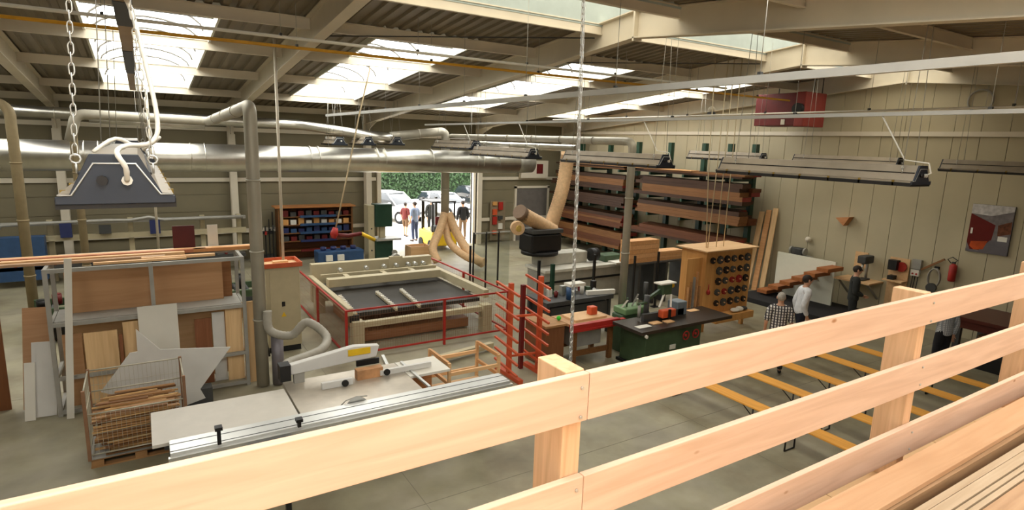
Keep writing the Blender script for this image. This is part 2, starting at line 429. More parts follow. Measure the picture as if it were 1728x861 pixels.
# grey personnel door right of the opening
d2 = struct('door_2', 'dark grey door leaf in a pale frame on the back wall')
p0 = at(872, 315, 'y', YB-.03); p1 = at(925, 400, 'y', YB-.03)
MB().box(p0.x, p1.x-.2, YB-.06, YB-.004, 0, p0.z-.1).build('leaf', mat('grey_door', (112, 106, 100), .5), d2)
for xa, xb, za, zb in ((p0.x-.12, p0.x-.02, 0, p0.z+.05), (p1.x-.2, p1.x-.1, 0, p0.z+.05), (p0.x-.12, p1.x-.1, p0.z-.08, p0.z+.02)):
    MB().box(xa, xb, YB-.1, YB-.003, za, zb).build('frame', cream, d2)
# mezzanine under the camera
mz = struct('mezzanine_floor')
MB().box(XL, GX, YF, 1.58, 2.5, 2.66).build('slab', mat('mezzanine_board', (176, 140, 104), .6), mz)
x = XL
while x < GX-.3:
    MB().box(x+.003, min(x+.6, GX)-.003, YF, 1.57, 2.66, 2.7).build('board', ply, mz); x += .6

# ------------------------------------------------------------------ wooden railing on the mezzanine edge
PX = [-1.27, 1.10, 3.47, 5.26, 7.6]
pnames = ['pale spruce railing post, out at the left end', 'spruce railing post rising by the long hanging chain', 'spruce railing post with its top in front of the grinder on the wall', 'spruce railing post at the right edge of the picture', 'spruce railing post far along the right end']
for x, n in zip(PX, pnames):
    t = thing('railing_post', n, 'post', (x, 1.4, 2.7), 0, 'posts of the wooden railing')
    MB().box(x, x+.0755, 1.402, 1.56, 2.702, 3.79).build('upright', postw, t, bevel=.004)
    for z in (3.69, 3.33, 2.95):
        for dz in (-.05, .05):
            MB().cyl((x+.045, 1.3705, z+dz), (x+.045, 1.366, z+dz), .006, 8).build('screw', alum, t)
def rail(x0, x1, z0, z1, label):
    m = MB().box(x0, x1, 1.372, 1.4, z0, z1)
    return one('railing_board', m, railw, label, 'board', 'boards of the wooden railing', bevel=.003)
zt = [(3.622, 3.785), (3.248, 3.422), (2.868, 3.045)]
rl = [('broad pale top railing board running across the lower left of the picture', 'top railing board from the middle post to the right edge'),
      ('middle railing board left of the split post, at the bottom edge', 'middle railing board from the split post to the right edge'),
      ('lowest railing board, left length below the picture edge', 'lowest railing board above the stacked battens')]
for (a, b), (l1, l2) in zip(zt, rl):
    rail(-3.6, 1.1745, a, b, l1); rail(1.1775, 8.6, a, b, l2)

# timber lying on the mezzanine, right foreground
g = 'battens and tubes piled on the mezzanine'
one('wide_board', MB().bar((1.9, 1.195, 2.935), (7.4, 1.24, 2.935), .16, .03), wood('board_near', (206, 164, 126), 'x', .1, fine=14), 'wide pale board on top of the timber pile beside the railing', 'board', g, bevel=.003)
for i, (y0, y1, z0, z1, x0, c) in enumerate([(1.11, 1.235, 2.7, 2.918, 1.95, oakl), (.3, 1.09, 2.7, 2.76, 1.75, ply)]):
    one('timber_base', MB().box(x0, 7.3, y0, y1, z0, z1), wood('timber_base_wood', (168, 134, 100), 'x', .2), ['thick timber block under the wide board of the pile', 'low flat board under the thin battens of the pile'][i], 'timber', g)
strip = wood('strip_pale', (196, 174, 146), 'x', .14, fine=20); strip2 = wood('strip_tan', (190, 154, 120), 'x', .14, fine=20)
pipe_m = mat('grey_tube', (196, 184, 166), .4, var=.08)
y = 1.075
desc = ['flat batten tight against the wide board', 'grey batten second from the wide board', 'thin dark-edged slat third from the wide board', 'thin slat fourth from the wide board',
        'tan slat with a blunt sawn end', 'short tan plank cut square on top of the battens', 'grey round tube with a dark open end', 'narrow batten beside the grey tube', 'second round tube of the pile', 'batten between the two round tubes and the floor board', 'third round tube of the pile', 'narrow outermost batten at the picture corner', 'outer batten below the corner', 'last batten nearest the camera']
for i, dsc in enumerate(desc):
    wdt = [.035, .05, .022, .025, .05, .075, .03, .03, .034, .03, .034, .034, .04, .05][i]
    x0 = [1.95, 2.0, 2.1, 2.2, 1.9, 2.85, 3.35, 2.1, 2.9, 2.0, 2.6, 1.9, 1.8, 1.75][i]
    yc = y-wdt/2; y -= wdt+.006; ang = [.01, .02, .0, .02, -.01, .03, .05, .01, .05, .02, .04, .0, .02, .01][i]
    zt_ = [2.90, 2.905, 2.90, 2.895, 2.89, 2.915, 2.925, 2.885, 2.915, 2.88, 2.905, 2.875, 2.87, 2.865][i]
    p = Vector((x0, yc-.02*ang, 0)); q = Vector((7.2, yc+ang*.12, 0))
    m = MB()
    if 'tube' in dsc:
        p.z = q.z = zt_-wdt/2
        m.tube([p, q], wdt/2, 12, cap=False); m.tube([q, p], wdt/2-.004, 12, cap=False)
        one('round_tube', m, pipe_m, dsc, 'tube', g)
    else:
        h = zt_-2.762; p.z = q.z = 2.762+h/2
        one('batten', m.bar(p, q, wdt, h), [strip, strip2][i in (4, 5, 9)], dsc, 'batten', g)

# ------------------------------------------------------------------ extraction ducts
def bend(p, a, b, r, n=6):
    """quarter-bend points at corner p coming from a going to b"""
    p = Vector(p); a = Vector(a); b = Vector(b); u = (a-p).normalized(); v = (b-p).normalized()
    return [p+u*r*(1-math.sin(t))+v*r*(1-math.cos(t)) for t in [PI/2*i/n for i in range(n+1)]]
def path(pts, r):
    out = [Vector(pts[0])]
    for a, p, b in zip(pts, pts[1:], pts[2:]): out += bend(p, a, b, r)
    return out+[Vector(pts[-1])]
def duct(name, label, pts, r, bendr=.3, rings=1.6, material=galv, n=18):
    t = thing(name, label, 'duct', pts[0])
    P = path(pts, bendr) if len(pts) > 2 else [Vector(p) for p in pts]
    MB().tube(P, r, n).build('pipe', material, t)
    for a, b in zip(pts, pts[1:]):
        a = Vector(a); b = Vector(b); L = (b-a).length; k = int(L/rings)
        for i in range(1, k+1):
            p = a.lerp(b, i/(k+1)); d = (b-a).normalized()
            MB().tube([p-d*.015, p+d*.015], r+.012, n).build('flange_ring', material, t)
    return t
t = thing('main_duct', 'very thick silver main extraction duct across the back of the hall', 'duct', (2.4, 18.8, 3.85))
MB().tube([(-8.8, 18.8, 3.86), (11.9, 18.8, 3.8)], .385, 32).build('pipe', galv, t)
MB().tube([(11.9, 18.8, 3.8), (12.1, 18.8, 3.8), (12.6, 18.8, 3.76)], [.385, .385, .33], 32).build('reducer', mat('dull_zinc', (150, 146, 136), .5, .8), t)
ringx = [-7, -4.2, -2.85, -2.55, -1.2, -.9, 1.2, 1.55, 4.4, 4.65, 6.5, 6.75, 8.4, 10.1, 10.35, 11.0]
for x in ringx:
    MB().tube([(x-.012, 18.8, 3.84), (x+.012, 18.8, 3.84)], .397, 32).build('flange_ring', galv, t)
for x in (-5, 0, 5, 10):
    MB().cyl((x, 18.8, 4.22), (x, 18.8, zr(18.8)), .006, 5).build('hanger_rod', greysteel, t)
pb = at(440, 655, 'z', 0)
DPX, DPY = 1.62, 10.95
duct('pillar_duct', 'upright silver duct standing right of the sheet rack', [(DPX, DPY, .02), (DPX, DPY, 4.98), tuple(at(352, 205, 'y', 16.4)), tuple(at(128, 192, 'y', 16.6)), tuple(at(118, 238, 'y', 16.6))], .108, .16, 1.5, dulld)
duct('twin_foot_duct', 'short grey duct stub beside the foot of the upright duct', [(DPX+.26, DPY-.05, .02), (DPX+.26, DPY-.05, .95)], .105, rings=3, material=mat('purple_grey', (128, 122, 126), .5, .3))
duct('back_duct', 'long dull duct along the back wall above the main duct', [(-8.5, 21.2, 4.98), (4.6, 21.2, 4.9), (6.6, 19.9, 4.62), (7.4, 19.7, 4.55)], .16, .3, 2.2)
dd = at(752, 240, 'y', 19.6)
ddt = duct('door_drop_duct', 'silver duct dropping in front of the open door', [(7.35, 19.75, 4.6), (dd.x, 19.6, 4.85), (dd.x, 19.6, 1.75)], .155, .22, 1.4, dulld)
p1055 = Vector((9.18, 9.75, 0))
duct('moulder_drop_duct', 'slim grey duct dropping before the lumber rack to the green machine', [(p1055.x, p1055.y, .9), (p1055.x, p1055.y, 4.62), (9.5, 19.4, 4.68)], .088, .16, 1.5, dulld)
duct('upper_twin_duct', 'second thin silver duct running beside the slim duct under the roof', [(9.85, 12.6, 4.42), (9.9, 19.2, 4.46)], .09, rings=2)
for i, (pa, pc, yy, lab) in enumerate([((30, 300), (52, 470), 16.5, 'brown-grey upright duct at the far left edge'), ((135, 340), (145, 440), 17.8, 'brown-grey upright duct behind the hanging lamp')]):
    q = at(*pa, 'y', yy)
    duct('drop_duct', lab, [(q.x, yy, .02), (q.x, yy, 4.62 if i else 5.0), (q.x-(.5 if not i else .02), yy+(.1 if not i else .6), 4.62 if i else 5.02)], .1 if not i else .085, .25 if not i else .1, 1.3, mat('dusty_zinc', (150, 134, 102), .6, .2))
duct('roof_side_duct', 'thin silver duct under the roof at upper left', [tuple(at(150, 202, 'y', 17.2)), tuple(at(345, 213, 'y', 17.2))], .085, rings=1.3)
# flexible hoses by the pillar: grey corrugated
def corr(pts, r, n=10):
    P = []; R = []
    ps = [Vector(p) for p in pts]
    # Catmull-Rom
    for i in range(len(ps)-1):
        a = ps[max(i-1, 0)]; b = ps[i]; c = ps[i+1]; d_ = ps[min(i+2, len(ps)-1)]
        m = max(4, int((c-b).length/.03))
        for k in range(m):
            t_ = k/m; P.append(.5*((2*b)+(c-a)*t_+(2*a-5*b+4*c-d_)*t_*t_+(-a+3*b-3*c+d_)*t_**3))
    P.append(ps[-1]); R = [r*(1.06 if i % 2 else .95) for i in range(len(P))]
    return MB().tube(P, R, n)
def spl(pts, r, n=8):
    m = corr(pts, r, n); return m
greyhose = mat('grey_hose', (166, 160, 146), .5)
one('flexible_hose', corr([(DPX+.1, DPY-.16, 1.45), (DPX+.12, DPY-.22, 1.1), (DPX+.45, DPY-.35, 1.0), (DPX+.7, DPY-.5, 1.25), (DPX+.95, DPY-.8, 1.05), (DPX+.75, DPY-1.2, .95), (1.75, 9.25, 1.0), (1.72, 8.86, 1.08)], .075), greyhose,
    'grey corrugated hose looping from the upright duct to the saw guard', 'hose')
# tan hoses
corr([(dd.x-.05, 19.5, 1.9), (dd.x-.35, 19.3, 1.3), (dd.x-.75, 19.0, .75), (dd.x-.7, 18.7, .3)], .15, 12).build('flexible_hose', hose, ddt)
corr([(dd.x+.08, 19.5, 1.9), (dd.x+.3, 19.2, 1.2), (dd.x+.55, 18.6, .5), (dd.x+.75, 18.0, .25)], .16, 12).build('flexible_hose', hose, ddt)
corr([(dd.x, 19.55, 1.7), (dd.x+.0, 19.2, .9), (dd.x+.3, 18.4, .45), (dd.x+.6, 17.6, .4)], .13, 12).build('flexible_hose', hose, ddt)
hm0 = at(958, 262, 'y', 14.2); hm1 = at(928, 385, 'y', 13.9)
HOSE4 = corr([(hm0.x, 14.2, hm0.z+.25), (hm0.x, 14.2, hm0.z), (hm0.x-.22, 14.1, 3.2), (hm1.x, 13.9, hm1.z)], .2, 14)
hst = duct('hose_drop_duct', 'wide tan hose on a short silver stub before the lumber rack', [(hm0.x, 14.2, hm0.z+.2), (hm0.x, 14.2, 4.72)], .19, rings=3)
HOSE4.build('flexible_hose', hose, hst, label='wide tan flexible hose')

# ------------------------------------------------------------------ suspended conduits, trunking
def hung(name, label, cat, p, q, w, h, m, step=2.4, rnd=False):
    t = thing(name, label, cat, p)
    if rnd: MB().cyl(p, q, w/2, 8).build('pipe', m, t)
    else: MB().bar(p, q, w, h).build('channel', m, t)
    p = Vector(p); q = Vector(q); k = int((q-p).length/step)
    for i in range(k+1):
        a = p.lerp(q, (i+.4)/(k+1))
        MB().cyl((a.x, a.y, a.z+.01), (a.x, a.y, zr(a.y)-.1), .004, 5).build('hanger_wire', greysteel, t)
        MB().box(a.x-.02, a.x+.02, a.y-.02, a.y+.02, a.z+h/2-.01, a.z+h/2+.03).build('clip', dkgrey, t)
    return t
hung('cable_trunking', 'long white cable trunking crossing the upper right of the hall', 'trunking', (5.3, .9, 5.21), (5.3, 20.1, 5.21), .06, .075, mat('grey_white', (188, 187, 182), .45, var=.04))
hung('cable_trunking', 'thin white cable trunking just above the row of lamps', 'trunking', (8.15, 2.0, 5.02), (8.15, 18.6, 5.02), .05, .05, mat('grey_white', (188, 187, 182), .45, var=.04))
hung('cable_trunking', 'dark and tan trunking receding above the nearest lamp', 'trunking', (-.02, 3.2, 5.2), (-.02, 12, 5.2), .08, .06, mat('tan_trunking', (168, 142, 106), .5, var=.1, scale=2))
for ya, yb in ((3.9, 4.75), (6.2, 8.5)): MB().box(-.064, .024, ya, yb, 5.165, 5.235).build('driver_box', black, bpy.data.objects['cable_trunking.002'])
hung('steel_conduit', 'thin white conduit running under the roof along the hall', 'conduit', (-8, 10, 6.0), (12.4, 10, 6.0), .05, .05, white, 2.4, True)
hung('gas_pipe', 'yellow gas pipe running under the roof along the hall', 'pipe', (-8, 10.2, 5.88), (15.3, 10.2, 5.9), .05, .05, gasyel, 2.4, True)
hung('steel_conduit', 'thin white conduit crossing in front of the red heater', 'conduit', (11.5, 3.0, 5.3), (11.5, 16, 5.3), .035, .035, white, 2.4, True)

# ------------------------------------------------------------------ trapezoid hanging lamps
link_mb = MB().tube([(.011*math.cos(a), 0, .021*math.sin(a)+(.009 if math.sin(a) > 0 else -.009)) for a in [2*PI*i/10 for i in range(10)]], .0035, 5, closed=True)
hoodm = mat('lamp_hood', (156, 144, 126), .45, .3, var=.08); endm = mat('lamp_end_plate', (54, 58, 66), .45, .3, var=.08)
lipm = mat('lamp_rim', (40, 37, 35), .5, .2)
clipm = mat('brass_clip', (150, 124, 60), .45, .5)
lampglass = mat('lamp_cover', (200, 200, 196), .15, var=.02)
def lamp(label, x, y0, L, zb, W=.47, chain=False, wires=True, top=None):
    t = thing('hanging_lamp', label, 'lamp', (x, y0, zb), 0, 'trapezoid lamps hanging under the roof')
    h = W/2; s = W/.47
    prof = [(-h, 0), (h, 0), (h, .035*s), (h-.05*s, .04*s), (.095*s, .225*s), (-.095*s, .225*s), (-h+.05*s, .04*s), (-h, .035*s)]
    MB().prism([(x+a, zb+.012+b) for a, b in prof], 'y', y0+.01, y0+L-.01).build('hood', hoodm, t)
    MB().box(x-h-.012, x+h+.012, y0, y0+L, zb-.022, zb+.024).build('rim', lipm, t)
    for sx in (-1, 1):
        MB().bar((x+sx*.145*s, y0+.02, zb+.145*s), (x+sx*.145*s, y0+L-.02, zb+.145*s), .012, .012).build('hood_seam', lipm, t)
    big = [(a*1.04, b*1.06) for a, b in prof]
    for i, (ya, yb) in enumerate(((y0-.012, y0+.012), (y0+L-.012, y0+L+.012))):
        e = MB().prism([(x+a, zb+b) for a, b in big], 'y', ya, yb).build('end_plate', endm, t, bevel=.004, label='dark grey cast end plate')
        if i == 0:
            inner = [(-.19*s, .05*s), (.19*s, .05*s), (.085*s, .2*s), (-.085*s, .2*s)]
            rim = [Vector((x+a, ya-.003, zb+b)) for a, b in ((-h, .045*s), (-.18*s, .045*s), (-.085*s, .195*s), (.085*s, .195*s), (.18*s, .045*s), (h, .045*s))]
            MB().tube(rim, .005*s, 5).build('raised_edge', alum, e)
            for gx, gm in ((-.055*s, lipm), (.045*s, white)):
                MB().cyl((x+gx, ya, zb+.115*s), (x+gx, ya-.03, zb+.115*s), .024*s, 8).build('cable_gland', gm, e)
    n = max(3, int(L/.42))
    for i in range(n):
        yy = y0+L*(i+.5)/n
        for sx in (-1, 1):
            MB().box(x+sx*h-.012, x+sx*h+.012, yy-.012, yy+.012, zb-.018, zb+.05).build('clip', clipm, t)
    ys = (y0+.16, y0+L-.3) if not chain else (y0+.12, y0+L-.3)
    for j, yy in enumerate(ys):
        for sx in (-1, 1):
            ex = x+sx*.16*s; ez = zb+.16*s
            ey = MB().tube([(ex+.022*math.cos(a), yy, ez+.05+.022*math.sin(a)) for a in [2*PI*i/8 for i in range(8)]], .006, 5, closed=True).build('eye_bolt', alum, t)
            MB().cyl((ex, yy, ez-.02), (ex, yy, ez+.03), .006, 6).build('stud', alum, ey)
            tp = Vector((x+sx*.05, yy, (top or zr(yy)))) ; b0 = Vector((ex, yy, ez+.07))
            if chain and j == 0:
                d = tp-b0; k = int(d.length/.047); lk = None
                ang = math.atan2(d.x, d.z)
                for i in range(k):
                    c = b0+d*((i+.5)/k)
                    if lk is None:
                        lk = link_mb.build('link', alum, ey, local=True)
                        lk.location = wm(t).inverted() @ c; lk.rotation_euler = (0, ang, 0)
                    else: kid(lk, ey, wm(t).inverted() @ c, (0, ang, (PI/2 if i % 2 else 0)), 'link')
            else:
                MB().cyl(b0, tp, .0045, 5).build('hanging_wire', greysteel, t)
    return t
L0 = lamp('nearest lamp, hanging on chains at upper left, its dark end plate facing the camera', -.105, 3.45, 2.9, 4.15, chain=True)
L0z = 4.15
CAB = [(-.06, 3.40, 4.265), (-.06, 3.35, 4.33), (-.09, 3.36, 4.4), (-.05, 3.5, 4.43), (.06, 3.6, 4.45), (.09, 3.65, 4.6), (.02, 3.8, 5.1), (-.02, 3.9, 5.2)]
spl(CAB, .012).build('power_cable', white, L0)
spl([(-.2, 3.7, 4.39), (-.1, 3.75, 4.46), (.0, 3.8, 4.42), (.1, 3.9, 4.47), (.02, 4.0, 4.4)], .01).build('power_cable', white, L0)
lamp('second lamp in the row of the nearest lamp, mostly hidden behind it', -.105, 7.8, 2.9, 4.16)
for yy, lab in ((3.6, 'large lamp hanging in the middle of the right wall, clips along its edge'), (7.9, 'lamp hanging just above the top of the lumber rack'), (12.3, 'lamp overlapping the right end of the thick main duct'), (15.3, 'lamp seen right above the thick main duct before the door')):
    tt = lamp(lab, 8.3, yy, 2.95 if yy < 15 else 2.6, 4.15 if yy < 15 else 4.3)
    MB().tube([(8.3, yy-.04, 4.27), (8.32, yy-.09, 4.3), (8.3, yy-.06, 4.42), (8.25, yy+.2, 4.45), (8.15, yy+.5, 5.0)], .01, 6).build('power_cable', white, tt)
for yy, L, lab in ((3.2, 2.9, 'lamp at the right edge above the poster'), (7.0, 2.6, 'lamp behind the large middle lamp near the right wall'), (10.6, 2.6, 'slim lamp in front of the uprights of the lumber rack')):
    lamp(lab, 15.0, yy, L, 4.22)
for px, lab in ((566, 'far lamp over the thick duct, leftmost of three'), (614, 'far lamp over the thick duct, middle of three'), (662, 'far lamp over the thick duct, rightmost of three')):
    q = at(px, 243, 'y', 19.9); lamp(lab, q.x, 19.4, 1.3, q.z-.02, W=.5, wires=False)

# long hoist chain hanging in front
hc = thing('hoist_chain', 'long loop of steel chain hanging from the roof behind the railing post', 'chain', (3.05, 4.0, 6.4))
c0 = at(983, 0, 'y', 4.0); c1 = at(963, 600, 'y', 4.0)
hk = MB().box(c0.x-.05, c0.x+.05, 3.95, 4.05, 6.28, 6.42).build('hoist_block', dkgrey, hc)
MB().cyl((c0.x, 4.0, 6.42), (c0.x, 4.0, zr(4)), .01, 6).build('hook_rod', greysteel, hc)
lk = None
for side in (-1, 1):
    n = int((6.28-1.6)/.047)
    for i in range(n):
        f_ = i/n; c = Vector((c0.x+.014*side+(c1.x-c0.x)*min(1, f_*1.3), 4.0+.01*side, 6.28-f_*4.68))
        if n > 150 : pass
        if lk is None:
            lk = link_mb.build('link', alum, hk, local=True); lk.location = wm(hc).inverted() @ c
        else: kid(lk, hk, wm(hc).inverted() @ c, (0, 0, (PI/2 if i % 2 else 0)), 'link')
# red pendant control on a slanting cable, cords
pc = thing('pendant_cable', 'pale cable slanting down to a red plug over the shelf of blue trays', 'cable', (5.2, 14, 6.2))
a = at(622, 0, 'y', 13.8); b = at(607, 190, 'y', 13.8); c = at(583, 310, 'y', 13.8); e = at(566, 388, 'y', 13.8)
MB().tube([(a.x, 13.8, zr(13.8)-.19), (a.x, 13.8, 6.05), b, c, e], .018, 6).build('cable', mat('tan_cable', (196, 176, 140), .5), pc)
MB().tube([e+Vector((0, 0, .05)), e+Vector((-.03, 0, -.1)), e+Vector((-.05, 0, -.2))], [.06, .1, .06], 8).build('plug', red, pc)
MB().tube([e+Vector((-.03, 0, -.12)), e+Vector((.3, 0, -.16)), e+Vector((.62, 0, -.12))], .05, 8).build('handle', dkred, pc)
MB().tube([e+Vector((.62, 0, -.12)), e+Vector((.95, 0, -.3))], .045, 8).build('tip', yellow, pc)
for px, yb, yy, lab in ((478, 437, 12.7, 'white upright pole rising from the beige switch cabinet'), (268, 420, 16.0, 'pale upright pole behind the boards on the sheet rack')):
    q = at(px, yb, 'y', yy)
    one('conduit_pole', MB().cyl((q.x, yy, q.z-.02), (q.x, yy, zr(yy)-.1), .028, 8), cream, lab, 'pole')
for k, (pt, pb_) in enumerate((((1196, 275), (1193, 405)), ((1212, 266), (1196, 400)), ((1226, 240), (1210, 402)), ((1241, 215), (1222, 402)))):
    q = at(*pt, 'y', 9.7); r = at(*pb_, 'y', 9.7)
    one('suspension_line', MB().tube([(q.x+(q.x-r.x)*.5, 9.7, zr(9.7)), q, (r.x, 9.7, 2.092)], .012, 6), mat('tan_cord', (206, 190, 156), .6),
        ['cord hanging upright to the tool cabinet, leftmost of four', 'cord slanting to the tool cabinet, second of four', 'cord slanting to the tool cabinet, third of four', 'cord slanting to the tool cabinet, rightmost of four'][k], 'cord', 'cords over the tool cabinet')
# red unit heater near the gable, smoke detector
q0 = at(1277, 160, 'x', 15.7); q1 = at(1340, 212, 'x', 15.7)
ht = thing('unit_heater', 'dark red air heater hanging high near the right wall', 'heater', (15.7, q0.y, q1.z))
MB().box(15.7, 16.6, q1.y, q0.y, q1.z, q0.z).build('casing', dkred, ht, bevel=.02)
qa = at(1356, 212, 'x', 15.7)
MB().box(15.65, 16.65, qa.y, q1.y-.002, q1.z-.02, q0.z+.01).build('front_cowl', mat('faded_red', (140, 52, 44), .55), ht, bevel=.02)
MB().cyl((15.64, (qa.y+q1.y)/2, (q0.z+q1.z)/2), (15.5, (qa.y+q1.y)/2, (q0.z+q1.z)/2), .15, 16).build('fan_motor', black, ht)
MB().box(15.68, 15.7, q1.y+.3, q1.y+.42, q1.z+.03, q1.z+.18).build('plate', cream, ht)
for yy in (q1.y+.1, q0.y-.1, q1.y-.15):
    MB().cyl((16.62, yy, q0.z-.1), (16.62, yy, zr(yy)+.06), .015, 6).build('hanger_rod', dkgrey, ht)
q = at(1201, 185, 'y', 10.2)
dt = thing('alarm_sounder', 'small round cream siren hanging from the yellow pipe', 'siren', q)
MB().ball(q, .09, .09, .08).build('dome', cream, dt)
MB().cyl((q.x, q.y, q.z+.07), (q.x, q.y, 5.88), .012, 6).build('stem', cream, dt)
MB().box(q.x-.07, q.x+.07, q.y-.07, q.y+.07, q.z-.12, q.z-.06).build('base', dkgrey, dt)

# ------------------------------------------------------------------ sheet rack at left
def pxboard(name, px0, py0, px1, py1, Y, th, m, label, cat='board', group=None, bottom=None):
    a = at(px0, py0, 'y', Y); b = at(px1, py1, 'y', Y); z0 = b.z if bottom is None else bottom
    return one(name, MB().box(min(a.x, b.x), max(a.x, b.x), Y, Y+th, z0, a.z), m, label, cat, group)
rk = thing('sheet_rack', 'grey steel rack full of upright boards, left side of the hall', 'rack', (0, 11.5, 0))
RX0, RX1, RYF, RYR = -1.36, 1.40, 11.15, 12.0
for x in (RX0, .02, RX1):
    for yy in (RYF, RYR):
        MB().box(x-.03, x+.03, yy-.03, yy+.03, 0, 2.36).build('upright', greysteel, rk)
for z in (.06, .62, 1.5, 2.36):
    for yy in (RYF, RYR):
        MB().box(RX0-.03, RX1+.03, yy-.025, yy+.025, z-.03, z+.03).build('cross_bar', greysteel, rk)
    for x in (RX0, RX1):
        MB().box(x-.025, x+.025, RYF+.026, RYR-.026, z-.03, z+.03).build('side_bar', greysteel, rk)
MB().box(RX0+.04, RX1-.04, RYF+.03, RYR-.03, 1.531, 1.545).build('shelf', greysteel, rk)
G = 'boards stored in the sheet rack'
for (x0, x1, z0, z1, yy, m, lab) in [
    (-1.18, 1.12, 1.547, 2.28, 11.62, plyd, 'broad brown board lying on edge in the upper half of the rack'),
    (-1.1, 1.28, 1.547, 2.2, 11.75, wood('mid_brown', (150, 104, 66), 'x'), 'second brown board behind the broad one in the rack'),
    (-.97, -.52, .093, 1.30, 11.22, plyz, 'plywood piece in the lower rack, left of the brown slat'),
    (-.44, .02, .093, 1.42, 11.2, plyz, 'plywood piece in the lower rack, right of the brown slat'),
    (-1.25, -1.0, .093, 1.30, 11.26, plyd, 'narrow brown piece at the left of the lower rack'),
    (.60, .86, .093, 1.3, 11.3, wood('choc', (140, 90, 60), 'z'), 'small chocolate brown piece in the lower rack'),
    (.88, 1.08, .093, 1.38, 11.32, greyboard, 'narrow grey piece in the lower rack beside the chocolate one'),
    (1.09, 1.36, .093, 1.46, 11.25, plyz, 'plywood piece at the right end of the lower rack'),
    (-1.2, 1.3, .093, 1.40, 11.72, ply, 'long plywood sheet at the back of the lower rack')]:
    one('stored_board', MB().box(x0, x1, yy, yy+.02, z0, z1), m, lab, 'board', G)
one('narrow_brown_board', MB().box(-.50, -.45, 11.1, 11.12, 0, 1.25), wood('choc', (140, 90, 60), 'z'), 'thin dark brown slat upright before the plywood in the rack', 'slat')
pxboard('plaster_board', 231, 519, 308, 640, 11.06, .02, offw, 'off-white panel standing in front of the rack behind the star panel', bottom=0)
pxboard('long_plywood', 408, 510, 434, 640, 11.22, .02, plyz, 'tall narrow plywood sheet between rack and upright duct', bottom=0)
# star shaped grey sheet
pl_ = [at(px, py, 'y', 10.35) for px, py in ((229, 556), (270, 590), (389, 586), (338, 657), (347, 672), (300, 690), (170, 662), (219, 596), (232, 594))]
zmin = min(p.z for p in pl_)
one('star_panel', MB().prism([(p.x, p.z-zmin+.45 if 0 else p.z) for p in pl_], 'y', 10.35, 10.37), greyboard, 'large grey star-shaped cut-out sheet standing behind the wire crate', 'panel')
one('panel_trestle', MB().box(-.4, .75, 10.38, 10.6, 0, max(.3, zmin+.25)), dkgrey, 'dark low trestle propping the star-shaped sheet', 'trestle')
# leaning boards left
def lean(name, px0, px1, pyt, pyb, Y, m, label, dy=.12, cat='board'):
    a = at((px0+px1)/2, pyb, 'z', 0); w = abs(at(px1, pyb, 'y', a.y).x-at(px0, pyb, 'y', a.y).x)
    b = at((px0+px1)/2-(pyb-pyt)*.02, pyt, 'y', a.y+dy)
    d = Vector((b.x-a.x, dy, b.z)); p = Vector((a.x, a.y, .0)); q = p+d
    o = MB().bar(p, q, w, .02, up=(0, 1, 0))
    mn = min(v.z for v in o.v)
    for v in o.v: v.z -= mn
    return one(name, o, m, label, cat)
lean('white_strip', 113, 126, 437, 707, 0, offw, 'long narrow white strip leaning on the front of the sheet rack', .14)
lean('grey_sheet', 55, 97, 578, 704, 0, greyboard, 'grey sheet leaning beside the rack', .25)
lean('narrow_grey_sheet', 42, 61, 613, 711, 0, offw, 'narrow pale sheet leaning against the grey one', .2)
lean('brown_offcut', 40, 90, 520, 690, 0, plyd, 'brown offcut board leaning behind the grey sheet', .5)
a = at(18, 690, 'z', 0)
one('brown_door_panel', MB().box(-3.3, a.x+.02, 11.8, 11.84, 0, 2.12), wood('reddish_panel', (128, 82, 50), 'z', .1, fine=8), 'tall reddish brown panel cut by the left edge of the picture', 'panel')
# battens on top of the rack
G = 'battens lying on the sheet rack'
for i, (x0, x1, yy, w, h, z, m, lab) in enumerate([
    (-2.15, 1.75, 12.05, .12, .05, 2.392, pinex, 'longest batten across the top of the rack, at the back'),
    (-2.05, .9, 11.9, .10, .06, 2.392, wood('reddish_batten', (196, 128, 92), 'x'), 'reddish batten second from the back on the rack'),
    (-1.95, .55, 11.72, .12, .055, 2.392, pinex, 'bright batten in the middle of the rack top'),
    (-2.0, .25, 11.55, .10, .04, 2.392, strip2, 'tan batten sticking out left of the rack'),
    (-.1, 1.0, 11.42, .10, .04, 2.392, pinex, 'short bright batten right of the middle of the rack top'),
    (-.75, .55, 11.28, .08, .035, 2.392, pinex, 'thin bright batten at the front edge of the rack top'),
    (.7, 1.72, 11.9, .11, .06, 2.392, wood('amber_batten', (206, 146, 90), 'x'), 'amber batten end by the upright duct')]):
    one('batten', MB().box(x0, x1, yy-w/2, yy+w/2, z, z+h), m, lab, 'batten', G)
pxboard('dark_red_panel', 290, 382, 330, 418, 12.2, .02, mat('oxblood', (84, 24, 22), .4), 'dark red square panel standing on the battens behind the rack', bottom=2.40)
pxboard('small_white_board', 349, 380, 369, 418, 12.2, .02, offw, 'small white panel standing on the battens behind the rack', bottom=2.40)
one('panel_shelf', MB().box(-1.3, 1.7, 12.12, 12.4, 2.36, 2.398), greysteel, 'grey ledge at the back of the rack carrying two small panels', 'ledge')

